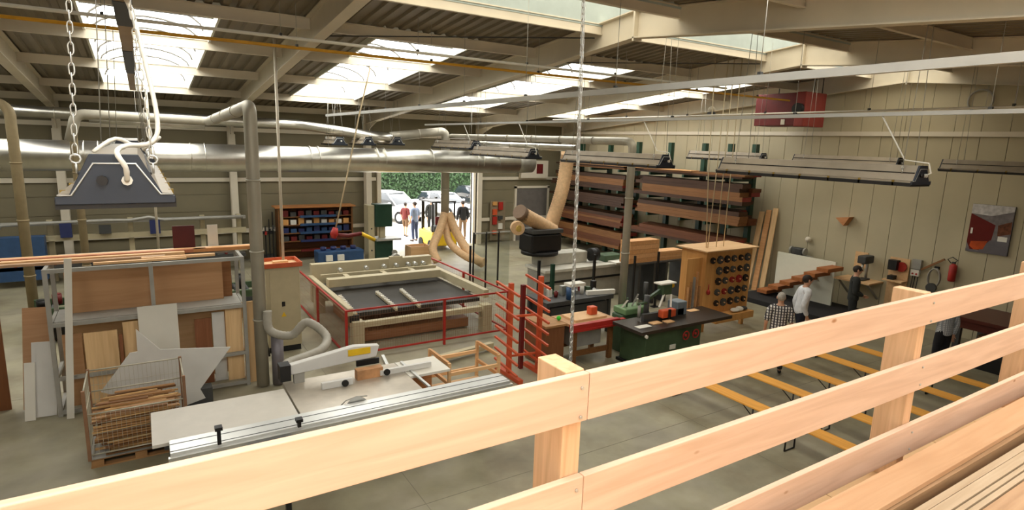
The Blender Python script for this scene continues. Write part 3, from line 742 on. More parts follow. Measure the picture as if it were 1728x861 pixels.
# ------------------------------------------------------------------ back left: upright panel saw and clutter along the wall
ps = thing('wall_panel_saw', 'long upright panel saw of pale beams on the back wall at left', 'saw', (-.5, 21.6, 0))
for z, h, m in ((1.72, .1, greysteel), (1.25, .16, beige), (.62, .14, beige)):
    MB().box(-4.6, 2.9, 21.6, 21.75, z, z+h).build('rail', m, ps)
for x in (-4.4, -2.4, -.4, 1.6, 2.7):
    MB().box(x-.07, x+.07, 21.76, 21.9, 0, 1.85).build('upright', beige, ps)
for x, m in ((-2.0, blue), (.25, dkblue)):
    MB().box(x-.14, x+.14, 21.42, 21.59, 1.36, 1.78).build('saw_carriage', dkblue, ps)
MB().box(-1.2, -.9, 21.45, 21.59, 1.42, 1.68).build('control_panel', dkgrey, ps)
MB().box(-3.6, -2.5, 21.2, 21.59, .2, 1.45).build('blue_cabinet', blue, ps)
MB().tube([(-3.6, 21.5, 1.5), (-3.45, 21.5, 1.78), (-1.0, 21.5, 1.82), (-.4, 21.5, 1.8), (.1, 21.5, 1.88), (.5, 21.5, 1.78), (2.8, 21.5, 1.8)], .05, 8).build('cable_tube', greysteel, ps)
MB().box(-4.5, 2.8, 21.2, 21.59, .5, .6).build('roller_bed', dkgrey, ps)
for i in range(24):
    x = -4.4+i*.3
    MB().cyl((x, 21.18, .64), (x, 21.56, .64), .045, 8).build('roller', [dkgrey, dkred, beige][i % 3], ps)
cv = thing('roller_conveyor', 'dark green roller conveyor table behind the sheet rack', 'conveyor', (-1.4, 16, 0))
MB().box(-2.2, 2.3, 15.2, 15.3, .62, .78).build('side_frame', mgreen, cv); MB().box(-2.2, 2.3, 16.1, 16.2, .62, .78).build('side_frame', mgreen, cv)
for x in (-2.0, -.6, 1.4): MB().box(x-.06, x+.06, 15.2, 16.2, 0, .619).build('leg', dkgrey, cv)
MB().box(-2.15, 2.2, 15.35, 16.05, .05, .45).build('under_tray', black, cv)
for i in range(18): MB().cyl((-2.05+.24*i, 15.301, .72), (-2.05+.24*i, 16.099, .72), .05, 8).build('roller', dkgrey, cv)
G = 'rolls and tins on the roller conveyor'
for i in range(16):
    x = -2.0+.26*i; h = .14+.07*((i*5) % 4)
    one('paint_tin', MB().cyl((x, 15.5+.15*(i % 3), .772), (x, 15.5+.15*(i % 3), .772+h), .09, 12).cyl((x, 15.5+.15*(i % 3), .772+h), (x, 15.5+.15*(i % 3), .79+h), .075, 12), [black, dkred, offw, mgreen, dkgrey][i % 5], '%s tin, %s from the left on the roller conveyor' % (['black', 'dark red', 'white', 'green', 'grey'][i % 5], ['first', 'second', 'third', 'fourth', 'fifth', 'sixth', 'seventh', 'eighth', 'ninth', 'tenth', 'eleventh', 'twelfth', 'thirteenth', 'fourteenth', 'fifteenth', 'last'][i]), 'tin', G)
# dark clutter: bar clamps on the wall left of the blue shelf
cr = thing('clamp_rack', 'rack of dark bar clamps against the back wall left of the blue trays', 'rack', (3.55, 22.6, 0))
MB().box(3.2, 3.95, 22.5, 22.62, 1.0, 1.1).build('back_rail', dkgrey, cr)
MB().box(3.2, 3.95, 22.5, 22.62, 0, .25).build('back_rail', dkgrey, cr)
for i in range(6):
    x = 3.25+i*.13
    c = MB().box(x-.015, x+.015, 22.4, 22.49, .1, 1.3+.25*((i*7) % 3)).build('clamp_bar', black, cr)
    MB().box(x-.03, x+.03, 22.3, 22.399, 1.0+.1*(i % 3), 1.12+.1*(i % 3)).build('clamp_jaw', [red, black, dkgrey][i % 3], c)
# cabinet of blue trays
sx0, sx1, sy = 4.05, 6.75, 22.2
sh = thing('tray_cabinet', 'brown cabinet with rows of blue trays in front of the back wall', 'cabinet', (5.4, sy, 0))
for x in (sx0, sx1-.05): MB().box(x, x+.05, sy, sy+.6, 0, 1.95).build('side_panel', oakl, sh)
MB().box(sx0-.1, sx1+.1, sy-.05, sy+.65, 1.951, 2.0).build('top_board', wood('cab_top', (190, 130, 78), 'x'), sh)
MB().box(sx0+.05, sx1-.05, sy+.55, sy+.6, 0, 1.95).build('back_panel', wood('cab_back', (120, 78, 48), 'x'), sh)
for i, z in enumerate((.35, .7, 1.0, 1.3, 1.6)):
    MB().box(sx0+.051, sx1-.051, sy+.02, sy+.54, z, z+.03).build('shelf', oakl, sh)
    MB().box(sx0+.75, sx1-.65, sy-.06, sy+.019, z-.01, z+.07).build('tray_rail', [dkred, dkblue, blue, blue, blue][i], sh)
g = 'small boxes on the blue tray shelves'
for i, z in enumerate((.7, 1.0, 1.3, 1.6)):
    for k in range(9):
        x = sx0+.16+k*.275
        hh = .14+.1*random.random()
        m = [dkgrey, offw, blue, dkred, cabw, dkblue][(k*3+i*5) % 6]
        o = one('storage_box', MB().box(x, x+.2, sy+.06, sy+.4, z+.031, z+.031+hh), m, '%s box, %s from left on the %s shelf of the blue tray cabinet' % (['black', 'white', 'blue', 'dark red', 'tan', 'navy'][(k*3+i*5) % 6], ['first', 'second', 'third', 'fourth', 'fifth', 'sixth', 'seventh', 'eighth', 'ninth'][k], ['lowest', 'second', 'third', 'top'][i]), 'box', g)
bm_ = thing('blue_press', 'low blue machine in front of the tray cabinet', 'machine', (5.7, 20.6, 0))
MB().box(4.95, 6.55, 20.3, 20.9, .2, .62).build('body', blue, bm_, bevel=.03)
for x in (5.05, 6.45): MB().box(x-.08, x+.08, 20.3, 20.9, 0, .2).build('foot', dkgrey, bm_)
for x in (5.2, 5.55, 5.9, 6.25): MB().cyl((x, 20.6, .62), (x, 20.6, .74), .1, 10).build('cylinder', dkblue, bm_)
for x in (5.2, 5.6): MB().box(x, x+.22, 20.2, 20.299, .3, .5).build('label_plate', white, bm_)
# band saw
bs = thing('band_saw', 'dark green and beige band saw left of the open door', 'band saw', (7.2, 20.8, 0))
MB().box(6.82, 7.06, 20.6, 21.1, 0, 2.15).build('column', beige, bs, bevel=.02)
MB().box(7.07, 7.72, 20.55, 21.05, 1.35, 2.18).build('upper_wheel_case', dgreen, bs, bevel=.03)
MB().box(7.07, 7.74, 20.55, 21.05, .05, .85).build('lower_wheel_case', dgreen, bs, bevel=.03)
MB().box(7.07, 8.0, 20.4, 21.15, .86, .93).build('table', greysteel, bs)
MB().box(7.3, 7.5, 20.7, 20.9, .931, 1.349).build('blade_guard', beige, bs)
MB().cyl((7.75, 20.5, .4), (7.75, 20.4, .4), .1, 14).build('hand_wheel', greysteel, bs)
for i in range(3): MB().cyl((6.94, 20.599, .5+.4*i), (6.94, 20.58, .5+.4*i), .03, 8).build('bolt', dkgrey, bs)
# cardboard box by the door, notices right of the door
q = at(705, 440, 'z', 0)
cb = thing('open_box', 'open plywood box of scraps at the foot of the tan hoses', 'box', (q.x, q.y, 0))
for x0, x1, y0, y1 in ((-.4, .4, -.3, -.28), (-.4, .4, .28, .3), (-.4, -.38, -.279, .279), (.38, .4, -.279, .279)):
    MB().box(q.x+x0, q.x+x1, q.y+y0, q.y+y1, 0, .6).build('side', ply, cb)
MB().box(q.x-.37, q.x+.37, q.y-.27, q.y+.27, .3, .5).build('scraps', scrapw, cb)
q0 = at(829, 340, 'y', YB-.2); q1 = at(852, 420, 'y', YB-.2)
nb = thing('tool_board', 'board of orange and red tools on the wall right of the open door', 'tool board', (q0.x, YB-.2, 0))
MB().box(q0.x, q1.x, YB-.14, YB-.095, .1, q0.z).build('backing', mat('dull_panel', (140, 124, 100), .6), nb)
for i in range(7):
    x = q0.x+.1+.3*(i % 2); z = .4+.22*i
    MB().box(x, x+.22, YB-.22, YB-.141, z, z+.16+.1*(i % 3)).build('tool', [orange, offw, red, dkgrey, orange, red, cabw][i], nb)
q = at(905, 290, 'y', YB-.2)
wb_ = thing('wall_box', 'pale box with a dark window high on the back wall beside the tan hose', 'box', (q.x, YB-.3, 3))
MB().box(q.x-.9, q.x+.6, YB-.3, YB-.095, 2.95, 3.75).build('casing', cream, wb_)
MB().box(q.x-.05, q.x+.3, YB-.31, YB-.301, 3.15, 3.6).build('grille', dkred, wb_)

# ------------------------------------------------------------------ beige switch cabinet with a crate on top
ec = thing('switch_cabinet', 'tall beige electrical cabinet right of the upright duct', 'cabinet', (2.35, 12.9, 0))
MB().box(2.0, 2.68, 12.6, 13.2, .12, 1.82).build('body', beige, ec, bevel=.015)
MB().box(2.02, 2.66, 12.62, 13.18, 0, .12).build('plinth', black, ec)
MB().box(2.08, 2.62, 12.585, 12.599, .2, 1.78).build('door', beige, ec)
MB().box(2.3, 2.36, 12.57, 12.584, 1.0, 1.1).build('lock', black, ec)
MB().prism([(2.28, .78), (2.38, .78), (2.33, .88)], 'y', 12.578, 12.584).build('warning_sign', yellow, ec)
oc = thing('orange_crate', 'shallow orange crate on top of the beige cabinet', 'crate', (2.35, 12.9, 1.82))
for bx in ((1.95, 2.73, 12.55, 12.58, 1.835, 1.925), (1.95, 2.73, 13.22, 13.25, 1.835, 1.925), (1.95, 1.98, 12.581, 13.219, 1.835, 1.925), (2.7, 2.73, 12.581, 13.219, 1.835, 1.925)):
    MB().box(*bx).build('side', mat('crate_orange', (196, 92, 54), .6), oc)
MB().box(1.98, 2.7, 12.58, 13.22, 1.822, 1.85).build('bottom', ply, oc)
one('wood_block', MB().box(2.2, 2.5, 12.8, 12.95, 1.851, 1.92), pinex, 'loose wood block lying in the shallow orange crate', 'block')
br = thing('hose_reel', 'dark cables and red plug on the side of the beige cabinet', 'cable', (1.95, 12.5, .5))
MB().tube([(1.93, 12.6, 1.45), (1.9, 12.5, 1.0), (1.92, 12.45, .5), (1.98, 12.4, .02)], .02, 6).build('cable', black, br)
MB().box(1.86, 1.94, 12.52, 12.6, 1.3, 1.5).build('plug', red, br)

# ------------------------------------------------------------------ beam saw inside a red fence
fc = thing('safety_fence', 'red tube safety fence with wire mesh around the beige beam saw', 'fence', (5.2, 11.5, 0))
FXa, FXb, FYa, FYb, FZ = 3.32, 7.18, 11.5, 16.2, 1.05
posts = [(FXa, FYa), (5.52, FYa), (FXb, FYa), (FXa, 13.8), (FXa, FYb), (FXb, 13.8), (FXb, FYb)]
for x, y in posts: MB().box(x-.025, x+.025, y-.025, y+.025, 0, FZ+.02).build('post', red, fc)
sides = [((FXa, FYa), (FXb, FYa)), ((FXa, FYa), (FXa, FYb)), ((FXb, FYa), (FXb, FYb))]
for (a, b) in sides:
    for z in (FZ, .12):
        MB().bar((a[0], a[1], z), (b[0], b[1], z), .035, .035).build('rail', red, fc)
    m = MB(); A = Vector((*a, 0)); Bv = Vector((*b, 0)); L = (Bv-A).length; n = int(L/.055)
    for i in range(1, n):
        p = A.lerp(Bv, i/n); m.bar((p.x, p.y, .12), (p.x, p.y, FZ), .003, .003, up=(0, 1, .01))
    for z in (.3, .5, .7, .9): m.bar((a[0], a[1], z), (b[0], b[1], z), .003, .003)
    m.build('wire_mesh', mat('mesh_wire', (150, 108, 84), .5), fc, kind='stuff')
MB().tube([(FXa, 11.42, .22), (FXa-.3, 11.3, .18), (FXa-.62, 11.25, .16)], .035, 8).build('foot_lever', red, fc)
sw = thing('beam_saw', 'large beige beam saw with dark table inside the red fence', 'saw', (5.2, 13.5, 0))
MB().box(3.75, 6.85, 12.3, 15.3, .66, .74).build('dark_table', mat('dusty_black', (52, 48, 42), .6, var=.25, scale=1.5), sw)
MB().box(3.6, 7.0, 15.5, 15.72, .2, 1.22).build('rear_beam', beige, sw, bevel=.01)
MB().box(3.72, 6.72, 14.3, 14.55, .86, 1.06).build('pressure_beam', beige, sw, bevel=.008)
MB().box(3.7, 6.9, 14.95, 15.02, .98, 1.05).build('guide_rail', beige, sw)
for x in (4.3, 5.3, 6.1): MB().box(x-.06, x+.06, 14.551, 14.949, .98, 1.03).build('link_plate', beige, sw)
for x in (4.25, 4.95, 5.45, 5.8, 6.15, 6.35, 6.6):
    c = MB().box(x-.06, x+.06, 15.1, 15.22, .74, 1.06).build('clamp', beige, sw); MB().cyl((x, 15.08, 1.1), (x, 15.24, 1.1), .05, 10).build('clamp_roller', alum, c)
MB().box(6.86, 7.0, 12.1, 15.499, .78, .98).build('side_beam', beige, sw, bevel=.008)
MB().box(3.5, 3.62, 12.0, 15.499, .78, .95).build('side_beam', beige, sw, bevel=.008)
MB().box(3.6, 7.0, 11.95, 12.09, .5, .62).build('front_beam', beige, sw)
MB().box(3.63, 3.74, 12.1, 15.4, .76, .8).build('slat', pinex, sw)
for pa, pb_ in (((573, 500), (626, 553)), ((635, 493), (698, 541)), ((676, 489), (738, 535))):
    a = at(*pa, 'z', .8); b = at(*pb_, 'z', .8)
    s_ = MB().bar((b.x, max(b.y, 12.05), .78), (a.x, min(a.y, 14.2), .78), .05, .05).build('support_bar', beige, sw)
    for i in range(11):
        p = Vector((b.x, max(b.y, 12.05), 0)).lerp(Vector((a.x, min(a.y, 14.2), 0)), (i+.5)/11)
        MB().box(p.x-.04, p.x+.04, p.y-.02, p.y+.02, .806, .845).build('support_roller', white, s_)
for x in (3.7, 6.85):
    for y in (12.0, 15.2): MB().box(x-.12, x+.12, y-.12, y+.12, 0, .66).build('leg', beige, sw)
MB().box(4.0, 6.6, 12.4, 15.0, .03, .25).build('dust_tray', wood('dusty_tray', (150, 104, 72), 'x'), sw)
MB().cyl((5.9, 15.4, 1.24), (5.9, 15.55, 1.24), .12, 14).build('end_wheel', greysteel, sw)
MB().box(5.7, 6.05, 15.35, 15.49, .95, 1.3).build('motor_box', beige, sw)
MB().box(3.55, 3.75, 12.0, 12.06, .63, .78).build('end_stop', black, sw)

# ------------------------------------------------------------------ sliding table saw
ts = thing('sliding_table_saw', 'panel saw with long aluminium sliding table just beyond the railing', 'saw', (2.4, 7.8, 0))
MB().box(1.56, 3.3, 7.56, 8.75, .82, .90).build('main_table', mat('worn_table', (186, 176, 160), .35, .4, var=.1), ts)
MB().box(1.6, 3.2, 7.6, 8.6, 0, .82).build('base', greysteel, ts, bevel=.01)
st = MB().box(.05, 4.56, 7.17, 7.52, .84, .935).build('sliding_table', alum, ts, bevel=.004)
for yy in (7.22, 7.40): MB().box(.05, 4.56, yy-.006, yy+.006, .9355, .9375).build('groove', dkgrey, st)
MB().box(.03, 4.58, 7.12, 7.169, .80, .9).build('guide_profile', alum, ts)
MB().box(.25, 4.3, 7.19, 7.49, .62, .839).build('carriage_beam', dkgrey, ts)
MB().box(-.12, 1.53, 7.53, 8.5, .865, .905).build('extension_panel', mat('worn_white', (204, 197, 184), .45, var=.04), ts)
MB().box(.0, 1.5, 7.56, 8.4, .80, .864).build('extension_frame', dkgrey, ts)
for x in (.1, 1.3): MB().box(x-.05, x+.05, 7.7, 8.3, 0, .8).build('leg', dkgrey, ts)
MB().box(.05, .35, 7.2, 7.45, 0, .62).build('beam_leg', dkgrey, ts)
MB().box(3.9, 4.2, 7.22, 7.46, 0, .62).build('beam_leg', dkgrey, ts)
MB().cyl((2.25, 7.56, .9), (2.25, 7.545, .9), .001, 4)
bl = MB().prism([(2.3+.16*math.cos(2*PI*i/28), .84+.16*math.sin(2*PI*i/28)) for i in range(28)], 'y', 7.54, 7.545).build('saw_blade', alum, ts)
MB().box(2.0, 2.75, 7.525, 7.56, .901, .904).build('blade_slot', black, ts)
MB().tube([(2.08, 7.552, .91), (2.15, 7.552, .97), (2.3, 7.552, 1.0), (2.45, 7.552, .98)], .008, 6).build('riving_knife', greysteel, ts)
# overhead guard
gd = MB().prism([(1.65, 1.05), (2.95, 1.12), (3.0, 1.3), (2.6, 1.34), (1.65, 1.2)], 'y', 8.6, 8.72).build('guard_arm', greyboard, ts, bevel=.01)
MB().box(2.5, 2.85, 8.585, 8.599, 1.2, 1.3).build('yellow_mark', yellow, gd)
MB().box(1.5, 1.649, 8.56, 8.76, .98, 1.22).build('black_end', black, gd)
MB().box(2.62, 2.98, 8.56, 8.599, 1.02, 1.11).build('black_skirt', black, gd)
MB().box(1.7, 1.85, 8.62, 8.7, .9, 1.06).build('guard_post', greysteel, ts)
MB().box(2.55, 2.95, 8.3, 8.44, .901, 1.05).build('worn_guard', mat('rusty', (190, 140, 96), .6, var=.3), ts)
fb = MB().box(2.0, 2.45, 8.2, 8.26, .905, 1.0).build('rip_fence', greyboard, ts)
MB().cyl((2.33, 8.199, .95), (2.33, 8.17, .95), .05, 14).build('knob', black, fb)
fb = MB().box(2.9, 3.75, 8.28, 8.34, .92, 1.0).build('rip_fence', greyboard, ts)
MB().cyl((3.0, 8.279, .97), (3.0, 8.25, .97), .05, 14).build('knob', black, fb)
MB().box(3.31, 4.0, 8.1, 8.75, .86, .9).build('side_table', offw, ts)
MB().box(3.38, 3.42, 7.56, 8.7, .901, .93).build('fence_rail', alum, ts)
MB().bar((3.2, 8.75, .82), (3.3, 9.3, .82), .05, .08).build('fence_rail', alum, ts)
# crosscut stops
for x, h in ((.55, .3), (1.45, .12)):
    c = MB().box(x-.02, x+.02, 7.13, 7.18, .936, .936+h*.6).build('stop_post', black, ts); MB().box(x-.04, x+.04, 7.11, 7.2, .936+h*.6, .936+h*.6+.04).build('stop_head', black, c)
MB().box(.85, 1.35, 7.02, 7.11, .72, .86).build('control_bar', black, ts)
for i in range(4): MB().cyl((.93+.11*i, 7.019, .79), (.93+.11*i, 7.0, .79), .02, 8).build('button', [white, dkgrey, greysteel, white][i], ts)
q = at(487, 850, 'z', .3)
bl = thing('black_stand', 'black steel stand leg showing under the top railing board', 'stand', (q.x, q.y, 0))
MB().box(q.x-.03, q.x+.03, q.y-.03, q.y+.03, 0, .72).build('column', black, bl)
MB().box(q.x-.25, q.x+.25, q.y-.04, q.y+.04, 0, .04).build('foot', black, bl)
MB().box(q.x-.05, q.x+.05, q.y-.05, q.y+.05, .35, .42).build('collar', greysteel, bl)

# ------------------------------------------------------------------ wire crate of offcuts on a pallet
CX0, CX1, CY0, CY1 = -.86, .3, 9.1, 9.95
pa = thing('wood_pallet', 'weathered wooden pallet under the wire crate', 'pallet', (-.28, 9.5, 0))
for yy in (CY0+.06, (CY0+CY1)/2, CY1-.06):
    for x in (CX0+.08, (CX0+CX1)/2, CX1-.08): MB().box(x-.07, x+.07, yy-.05, yy+.05, .022, .1).build('block', scrapw, pa)
    MB().box(CX0, CX1, yy-.05, yy+.05, 0, .02).build('skid', scrapw, pa)
for i in range(6):
    yy = CY0+.07+i*(CY1-CY0-.14)/5
    MB().box(CX0, CX1, yy-.05, yy+.05, .102, .124).build('slat', scrapw, pa)
wc = thing('wire_crate', 'wire mesh crate filled with wood offcuts, left of the saw', 'crate', (-.28, 9.5, .125))
wirem = mat('crate_wire', (190, 184, 164), .45, .3)
for x in (CX0, CX1):
    for yy in (CY0, CY1): MB().box(x-.02, x+.02, yy-.02, yy+.02, .126, 1.12).build('corner_post', mat('rust_post', (150, 112, 84), .6, .3), wc)
for z in (.2, .78, 1.1):
    for a, b in (((CX0, CY0), (CX1, CY0)), ((CX1, CY0), (CX1, CY1)), ((CX1, CY1), (CX0, CY1)), ((CX0, CY1), (CX0, CY0))):
        if z == 1.1 and a == (CX0, CY0): continue
        MB().cyl((*a, z), (*b, z), .011, 6).build('rim', wirem, wc)
for a, b, z1 in (((CX0, CY0), (CX1, CY0), .78), ((CX1, CY0), (CX1, CY1), 1.1), ((CX1, CY1), (CX0, CY1), 1.1), ((CX0, CY1), (CX0, CY0), 1.1)):
    m = MB(); A = Vector((*a, 0)); Bv = Vector((*b, 0)); n = int((Bv-A).length/.055)
    for i in range(1, n):
        p = A.lerp(Bv, i/n); m.bar((p.x, p.y, .2), (p.x, p.y, z1), .004, .004, up=(0, 1, .01))
    for k in range(1, 4):
        z = .2+(z1-.2)*k/4; m.bar((*a, z), (*b, z), .004, .004)
    m.build('wire_mesh', wirem, wc, kind='stuff')
MB().box(CX0, CX1, CY0, CY1, .126, .135).build('bottom', greysteel, wc)
G = 'wood offcuts in the wire crate'
offm = [scrapw, wood('scrap_light', (206, 166, 112), 'x', .2), wood('scrap_dark', (136, 98, 64), 'x', .25)]
omesh = []
for i in range(3):
    o = MB().box(-.5, .5, -.016, .016, -.012, .012)
    omesh.append(o.build('offcut', offm[i], local=True))
first = [True]*3
rr = random.Random(3)
for i in range(126):
    lay, row = divmod(i, 7)
    L = rr.uniform(.6, 1.05); z = .153+.034*lay; yy = CY0+.055+.12*row+rr.uniform(-.012, .012)
    x = rr.uniform(CX0+L/2+.03, max(CX0+L/2+.04, CX1-L/2-.03)); k = rr.randrange(3)
    src = omesh[k]
    if first[k]: o = src; first[k] = False
    else: o = src.copy(); COL.objects.link(o)
    o.location = (x, yy, z); o.rotation_euler = (rr.uniform(-.1, .1), rr.uniform(-.012, .012), rr.uniform(-.05, .05)); o.scale = (L, rr.uniform(.8, 1.7), rr.uniform(.6, 1.0))
    tag(o, 'thin wood offcut lying in the wire crate', 'offcut', G)

# ------------------------------------------------------------------ orange cantilever rack
orr = thing('cantilever_rack', 'orange steel rack with rows of sloping arms beside the railing post', 'rack', (6.2, 9.3, 0))
for x, y, m, h in ((5.84, 9.25, orange, 1.88), (6.46, 9.15, orange, 1.98), (6.28, 9.5, dkred, 1.75)):
    MB().box(x-.04, x+.04, y-.04, y+.04, 0, h).build('upright', m, orr)
    if m is orange:
        for k in range(8):
            z = h-.1-.225*k
            MB().bar((x-.075, y-.42, z-.05), (x-.075, y+.42, z+.05), .04, .04).build('arm', orange, orr)
        MB().box(x-.05, x+.05, y-.45, y+.45, 0, .08).build('foot', orange, orr)
for z in (.4, 1.2): MB().bar((5.84, 9.30, z), (6.46, 9.2, z), .04, .04).build('brace', orange, orr)

# ------------------------------------------------------------------ wooden trolley frame and crate behind the sliding table
tl = thing('wood_trolley', 'open frame trolley of pine bars beyond the sliding table', 'trolley', (4.65, 8.9, 0))
TX0, TX1, TY0, TY1 = 4.18, 5.15, 8.5, 9.3
for x in (TX0, TX1):
    for yy in (TY0, TY1): MB().box(x-.025, x+.025, yy-.025, yy+.025, .12, .82).build('post', pinex, tl)
    for z in (.8, .45): MB().box(x-.022, x+.022, TY0+.026, TY1-.026, z-.03, z+.03).build('side_bar', piney, tl)
for yy in (TY0, TY1):
    for z in (.62, .3): MB().box(TX0+.026, TX1-.026, yy-.02, yy+.02, z-.03, z+.03).build('long_bar', pinex, tl)
MB().box(TX0, TX1, TY0+.03, TY1-.03, .12, .14).build('deck', ply, tl)
for x in (TX0+.1, TX1-.1):
    for yy in (TY0+.06, TY1-.06): MB().cyl((x, yy-.025, .06), (x, yy+.025, .06), .06, 12).build('wheel', rubber, tl)
ob = thing('plywood_box', 'open plywood box of white scraps behind the sliding table', 'box', (3.75, 9.2, 0))
for bx in ((3.5, 4.05, 8.92, 8.94, 0, .55), (3.5, 4.05, 9.48, 9.5, 0, .55), (3.5, 3.52, 8.941, 9.479, 0, .55), (4.03, 4.05, 8.941, 9.479, 0, .55)):
    MB().box(*bx).build('side', wood('box_ply', (190, 130, 84), 'x'), ob)
MB().box(3.53, 4.02, 8.95, 9.47, .02, .4).build('scraps', offw, ob)
one('long_beam', MB().bar((3.4, 10.2, .12), (6.3, 10.7, .12), .12, .12), beige, 'long beige beam lying on the floor before the red fence', 'beam')

# ------------------------------------------------------------------ red edged work bench
wbn = thing('work_bench', 'wooden work bench with red clamping edge in the middle of the hall', 'bench', (7.9, 9.4, 0))
MB().box(7.25, 8.45, 9.14, 9.85, .82, .88).build('top', plyd, wbn)
MB().box(7.2, 8.48, 9.02, 9.139, .74, .9).build('red_edge', red, wbn, bevel=.008)
MB().box(7.2, 8.42, 8.99, 9.019, .76, .8).build('red_lip', red, wbn)
for x in (7.35, 8.33):
    for yy in (9.15, 9.75): MB().box(x-.05, x+.05, yy-.04, yy+.04, 0, .82).build('leg', oakl, wbn)
MB().box(7.41, 8.27, 9.13, 9.17, .18, .3).build('stretcher', oakl, wbn)
MB().box(7.41, 8.27, 9.73, 9.77, .18, .3).build('stretcher', oakl, wbn)
MB().box(7.45, 8.2, 9.3, 9.7, .31, .72).build('drawer_box', greysteel, wbn)
MB().box(8.481, 8.62, 9.0, 9.1, .8, .88).build('vise_jaw', red, wbn)
one('orange_tool', MB().box(7.98, 8.16, 9.4, 9.56, .921, 1.1), orange, 'orange power tool standing on the red edged bench', 'tool', bevel=.02)
tb_ = one('work_board', MB().box(7.45, 8.3, 9.25, 9.75, .881, .92), ply, 'flat plywood board lying on the red edged bench', 'board')
one('green_ball', MB().ball((7.16, 9.45, .96), .05), mat('bright_green', (60, 200, 50), .4), 'bright green ball on the box left of the red edged bench', 'ball')
sb = thing('storage_chest', 'brown storage chest between the orange rack and the bench', 'chest', (6.95, 9.6, 0))
MB().box(6.7, 7.17, 9.25, 10.0, .02, .86).build('body', wood('chest_brown', (128, 84, 54), 'z'), sb)
MB().box(6.66, 7.18, 9.2, 10.05, .861, .905).build('lid', scrapw, sb)
one('blue_canister', MB().cyl((8.35, 10.6, .95), (8.35, 10.6, 1.25), .11, 14), blue, 'round blue canister behind the red edged bench', 'canister')
one('white_box', MB().box(8.25, 8.7, 10.5, 10.75, 1.26, 1.33), offw, 'flat white box tilted over the blue canister', 'box')
mc = thing('metal_cart', 'dark grey work table crowded with parts behind the red edged bench', 'table', (8.6, 10.9, 0))
MB().box(7.6, 9.6, 10.5, 11.4, .85, .95).build('top', dkgrey, mc)
for x in (7.68, 9.52):
    for yy in (10.58, 11.32): MB().box(x-.04, x+.04, yy-.04, yy+.04, 0, .85).build('leg', dkgrey, mc)
MB().box(7.75, 9.45, 10.55, 11.35, .2, .8).build('lower_case', mat('dark_case', (70, 68, 64), .5), mc)
G = 'parts lying on the dark work table'
for i in range(14):
    x = 7.75+.13*i; yy = 10.9+.3*((i*5) % 3)/3; h = .08+.05*((i*3) % 4)
    m = [dkgrey, greysteel, offw, dkred, mgreen, alum, black][i % 7]
    if i % 3 == 0: o = MB().cyl((x, yy, .951), (x, yy, .951+h), .05, 10).tube([(x, yy, .951+h), (x, yy, .97+h)], .025, 8)
    else: o = MB().box(x-.05, x+.05, yy-.06, yy+.06, .951, .951+h)
    one('machine_part', o, m, '%s %s machine part, %s from the left on the dark work table' % (['dark', 'grey', 'white', 'maroon', 'green', 'bright metal', 'black'][i % 7], 'round' if i % 3 == 0 else 'square', ['first', 'second', 'third', 'fourth', 'fifth', 'sixth', 'seventh', 'eighth', 'ninth', 'tenth', 'eleventh', 'twelfth', 'thirteenth', 'last'][i]), 'part', G)
one('long_white_box', MB().bar((8.95, 10.75, 1.0), (9.7, 10.6, 1.0), .1, .1), white, 'long white profile on the dark table, its end marked red', 'profile')

# ------------------------------------------------------------------ edge banding machine, glass screen posts, head with hoses
eb = thing('edge_banding_machine', 'long grey and white machine in front of the lumber rack', 'machine', (10.8, 14, 0))
ebm = mat('pale_grey_machine', (176, 172, 158), .5)
MB().box(9.5, 12.6, 13.3, 14.2, 0, .92).build('base', ebm, eb, bevel=.02)
MB().box(9.45, 12.7, 13.2, 14.25, .921, 1.0).build('bed', mat('pale_bed', (200, 196, 182), .45), eb)
MB().box(9.7, 11.4, 13.75, 14.3, 1.001, 1.35).build('hood', ebm, eb, bevel=.03)
MB().cyl((11.45, 13.7, 1.24), (11.7, 13.7, 1.24), .2, 16).build('feed_drum', black, eb)
MB().box(11.9, 12.65, 13.5, 14.0, 1.001, 1.2).build('end_cover', mgreen, eb, bevel=.02)
MB().box(9.44, 12.6, 13.17, 13.199, .62, .68).build('dark_strip', black, eb)
MB().box(12.0, 12.7, 13.1, 13.49, 1.001, 1.05).build('work_rest', white, eb)
MB().box(9.46, 9.499, 13.3, 14.1, .1, .85).build('end_panel', mat('mid_grey_machine', (140, 138, 128), .5), eb)
MB().box(9.7, 10.1, 13.17, 13.199, .2, .55).build('access_door', ebm, eb)
# black machine head under the tan hoses, standing on a round foot
hd = thing('dust_head', 'black machine head with round ducts under the wide tan hose', 'machine', (9.6, 13.9, 1.35))
MB().cyl((9.75, 13.95, 1.351), (9.75, 13.95, 1.46), .55, 24).build('round_base', black, hd)
MB().box(9.2, 10.25, 13.55, 14.25, 1.461, 1.98).build('body', black, hd, bevel=.05)
MB().cyl((9.5, 13.85, 1.78), (9.5, 13.85, 2.1), .2, 14).build('motor', black, hd)
MB().cyl((9.95, 13.9, 1.78), (9.95, 13.9, 2.0), .18, 14).build('motor', black, hd)
MB().box(9.2, 10.25, 13.5, 14.2, 2.0, 2.12).build('bracket', dkgrey, hd, bevel=.02)
p0_ = at(882, 362, 'y', 13.8); p1_ = at(934, 390, 'y', 13.8)
corr([p0_, p0_.lerp(p1_, .5), p1_], .2, 14).build('flexible_hose', hose, hd, label='short thick tan hose')
MB().cyl(p0_+Vector((-.16, -.06, .1)), p0_+Vector((.05, .02, -.03)), .21, 16).build('duct_mouth', mat('dull_brown', (120, 96, 74), .6), hd)
p2_ = at(872, 385, 'y', 13.6)
MB().cyl(p2_+Vector((-.02, -.1, 0)), p2_+Vector((.1, .15, 0)), .19, 18).build('round_duct', hose, hd)
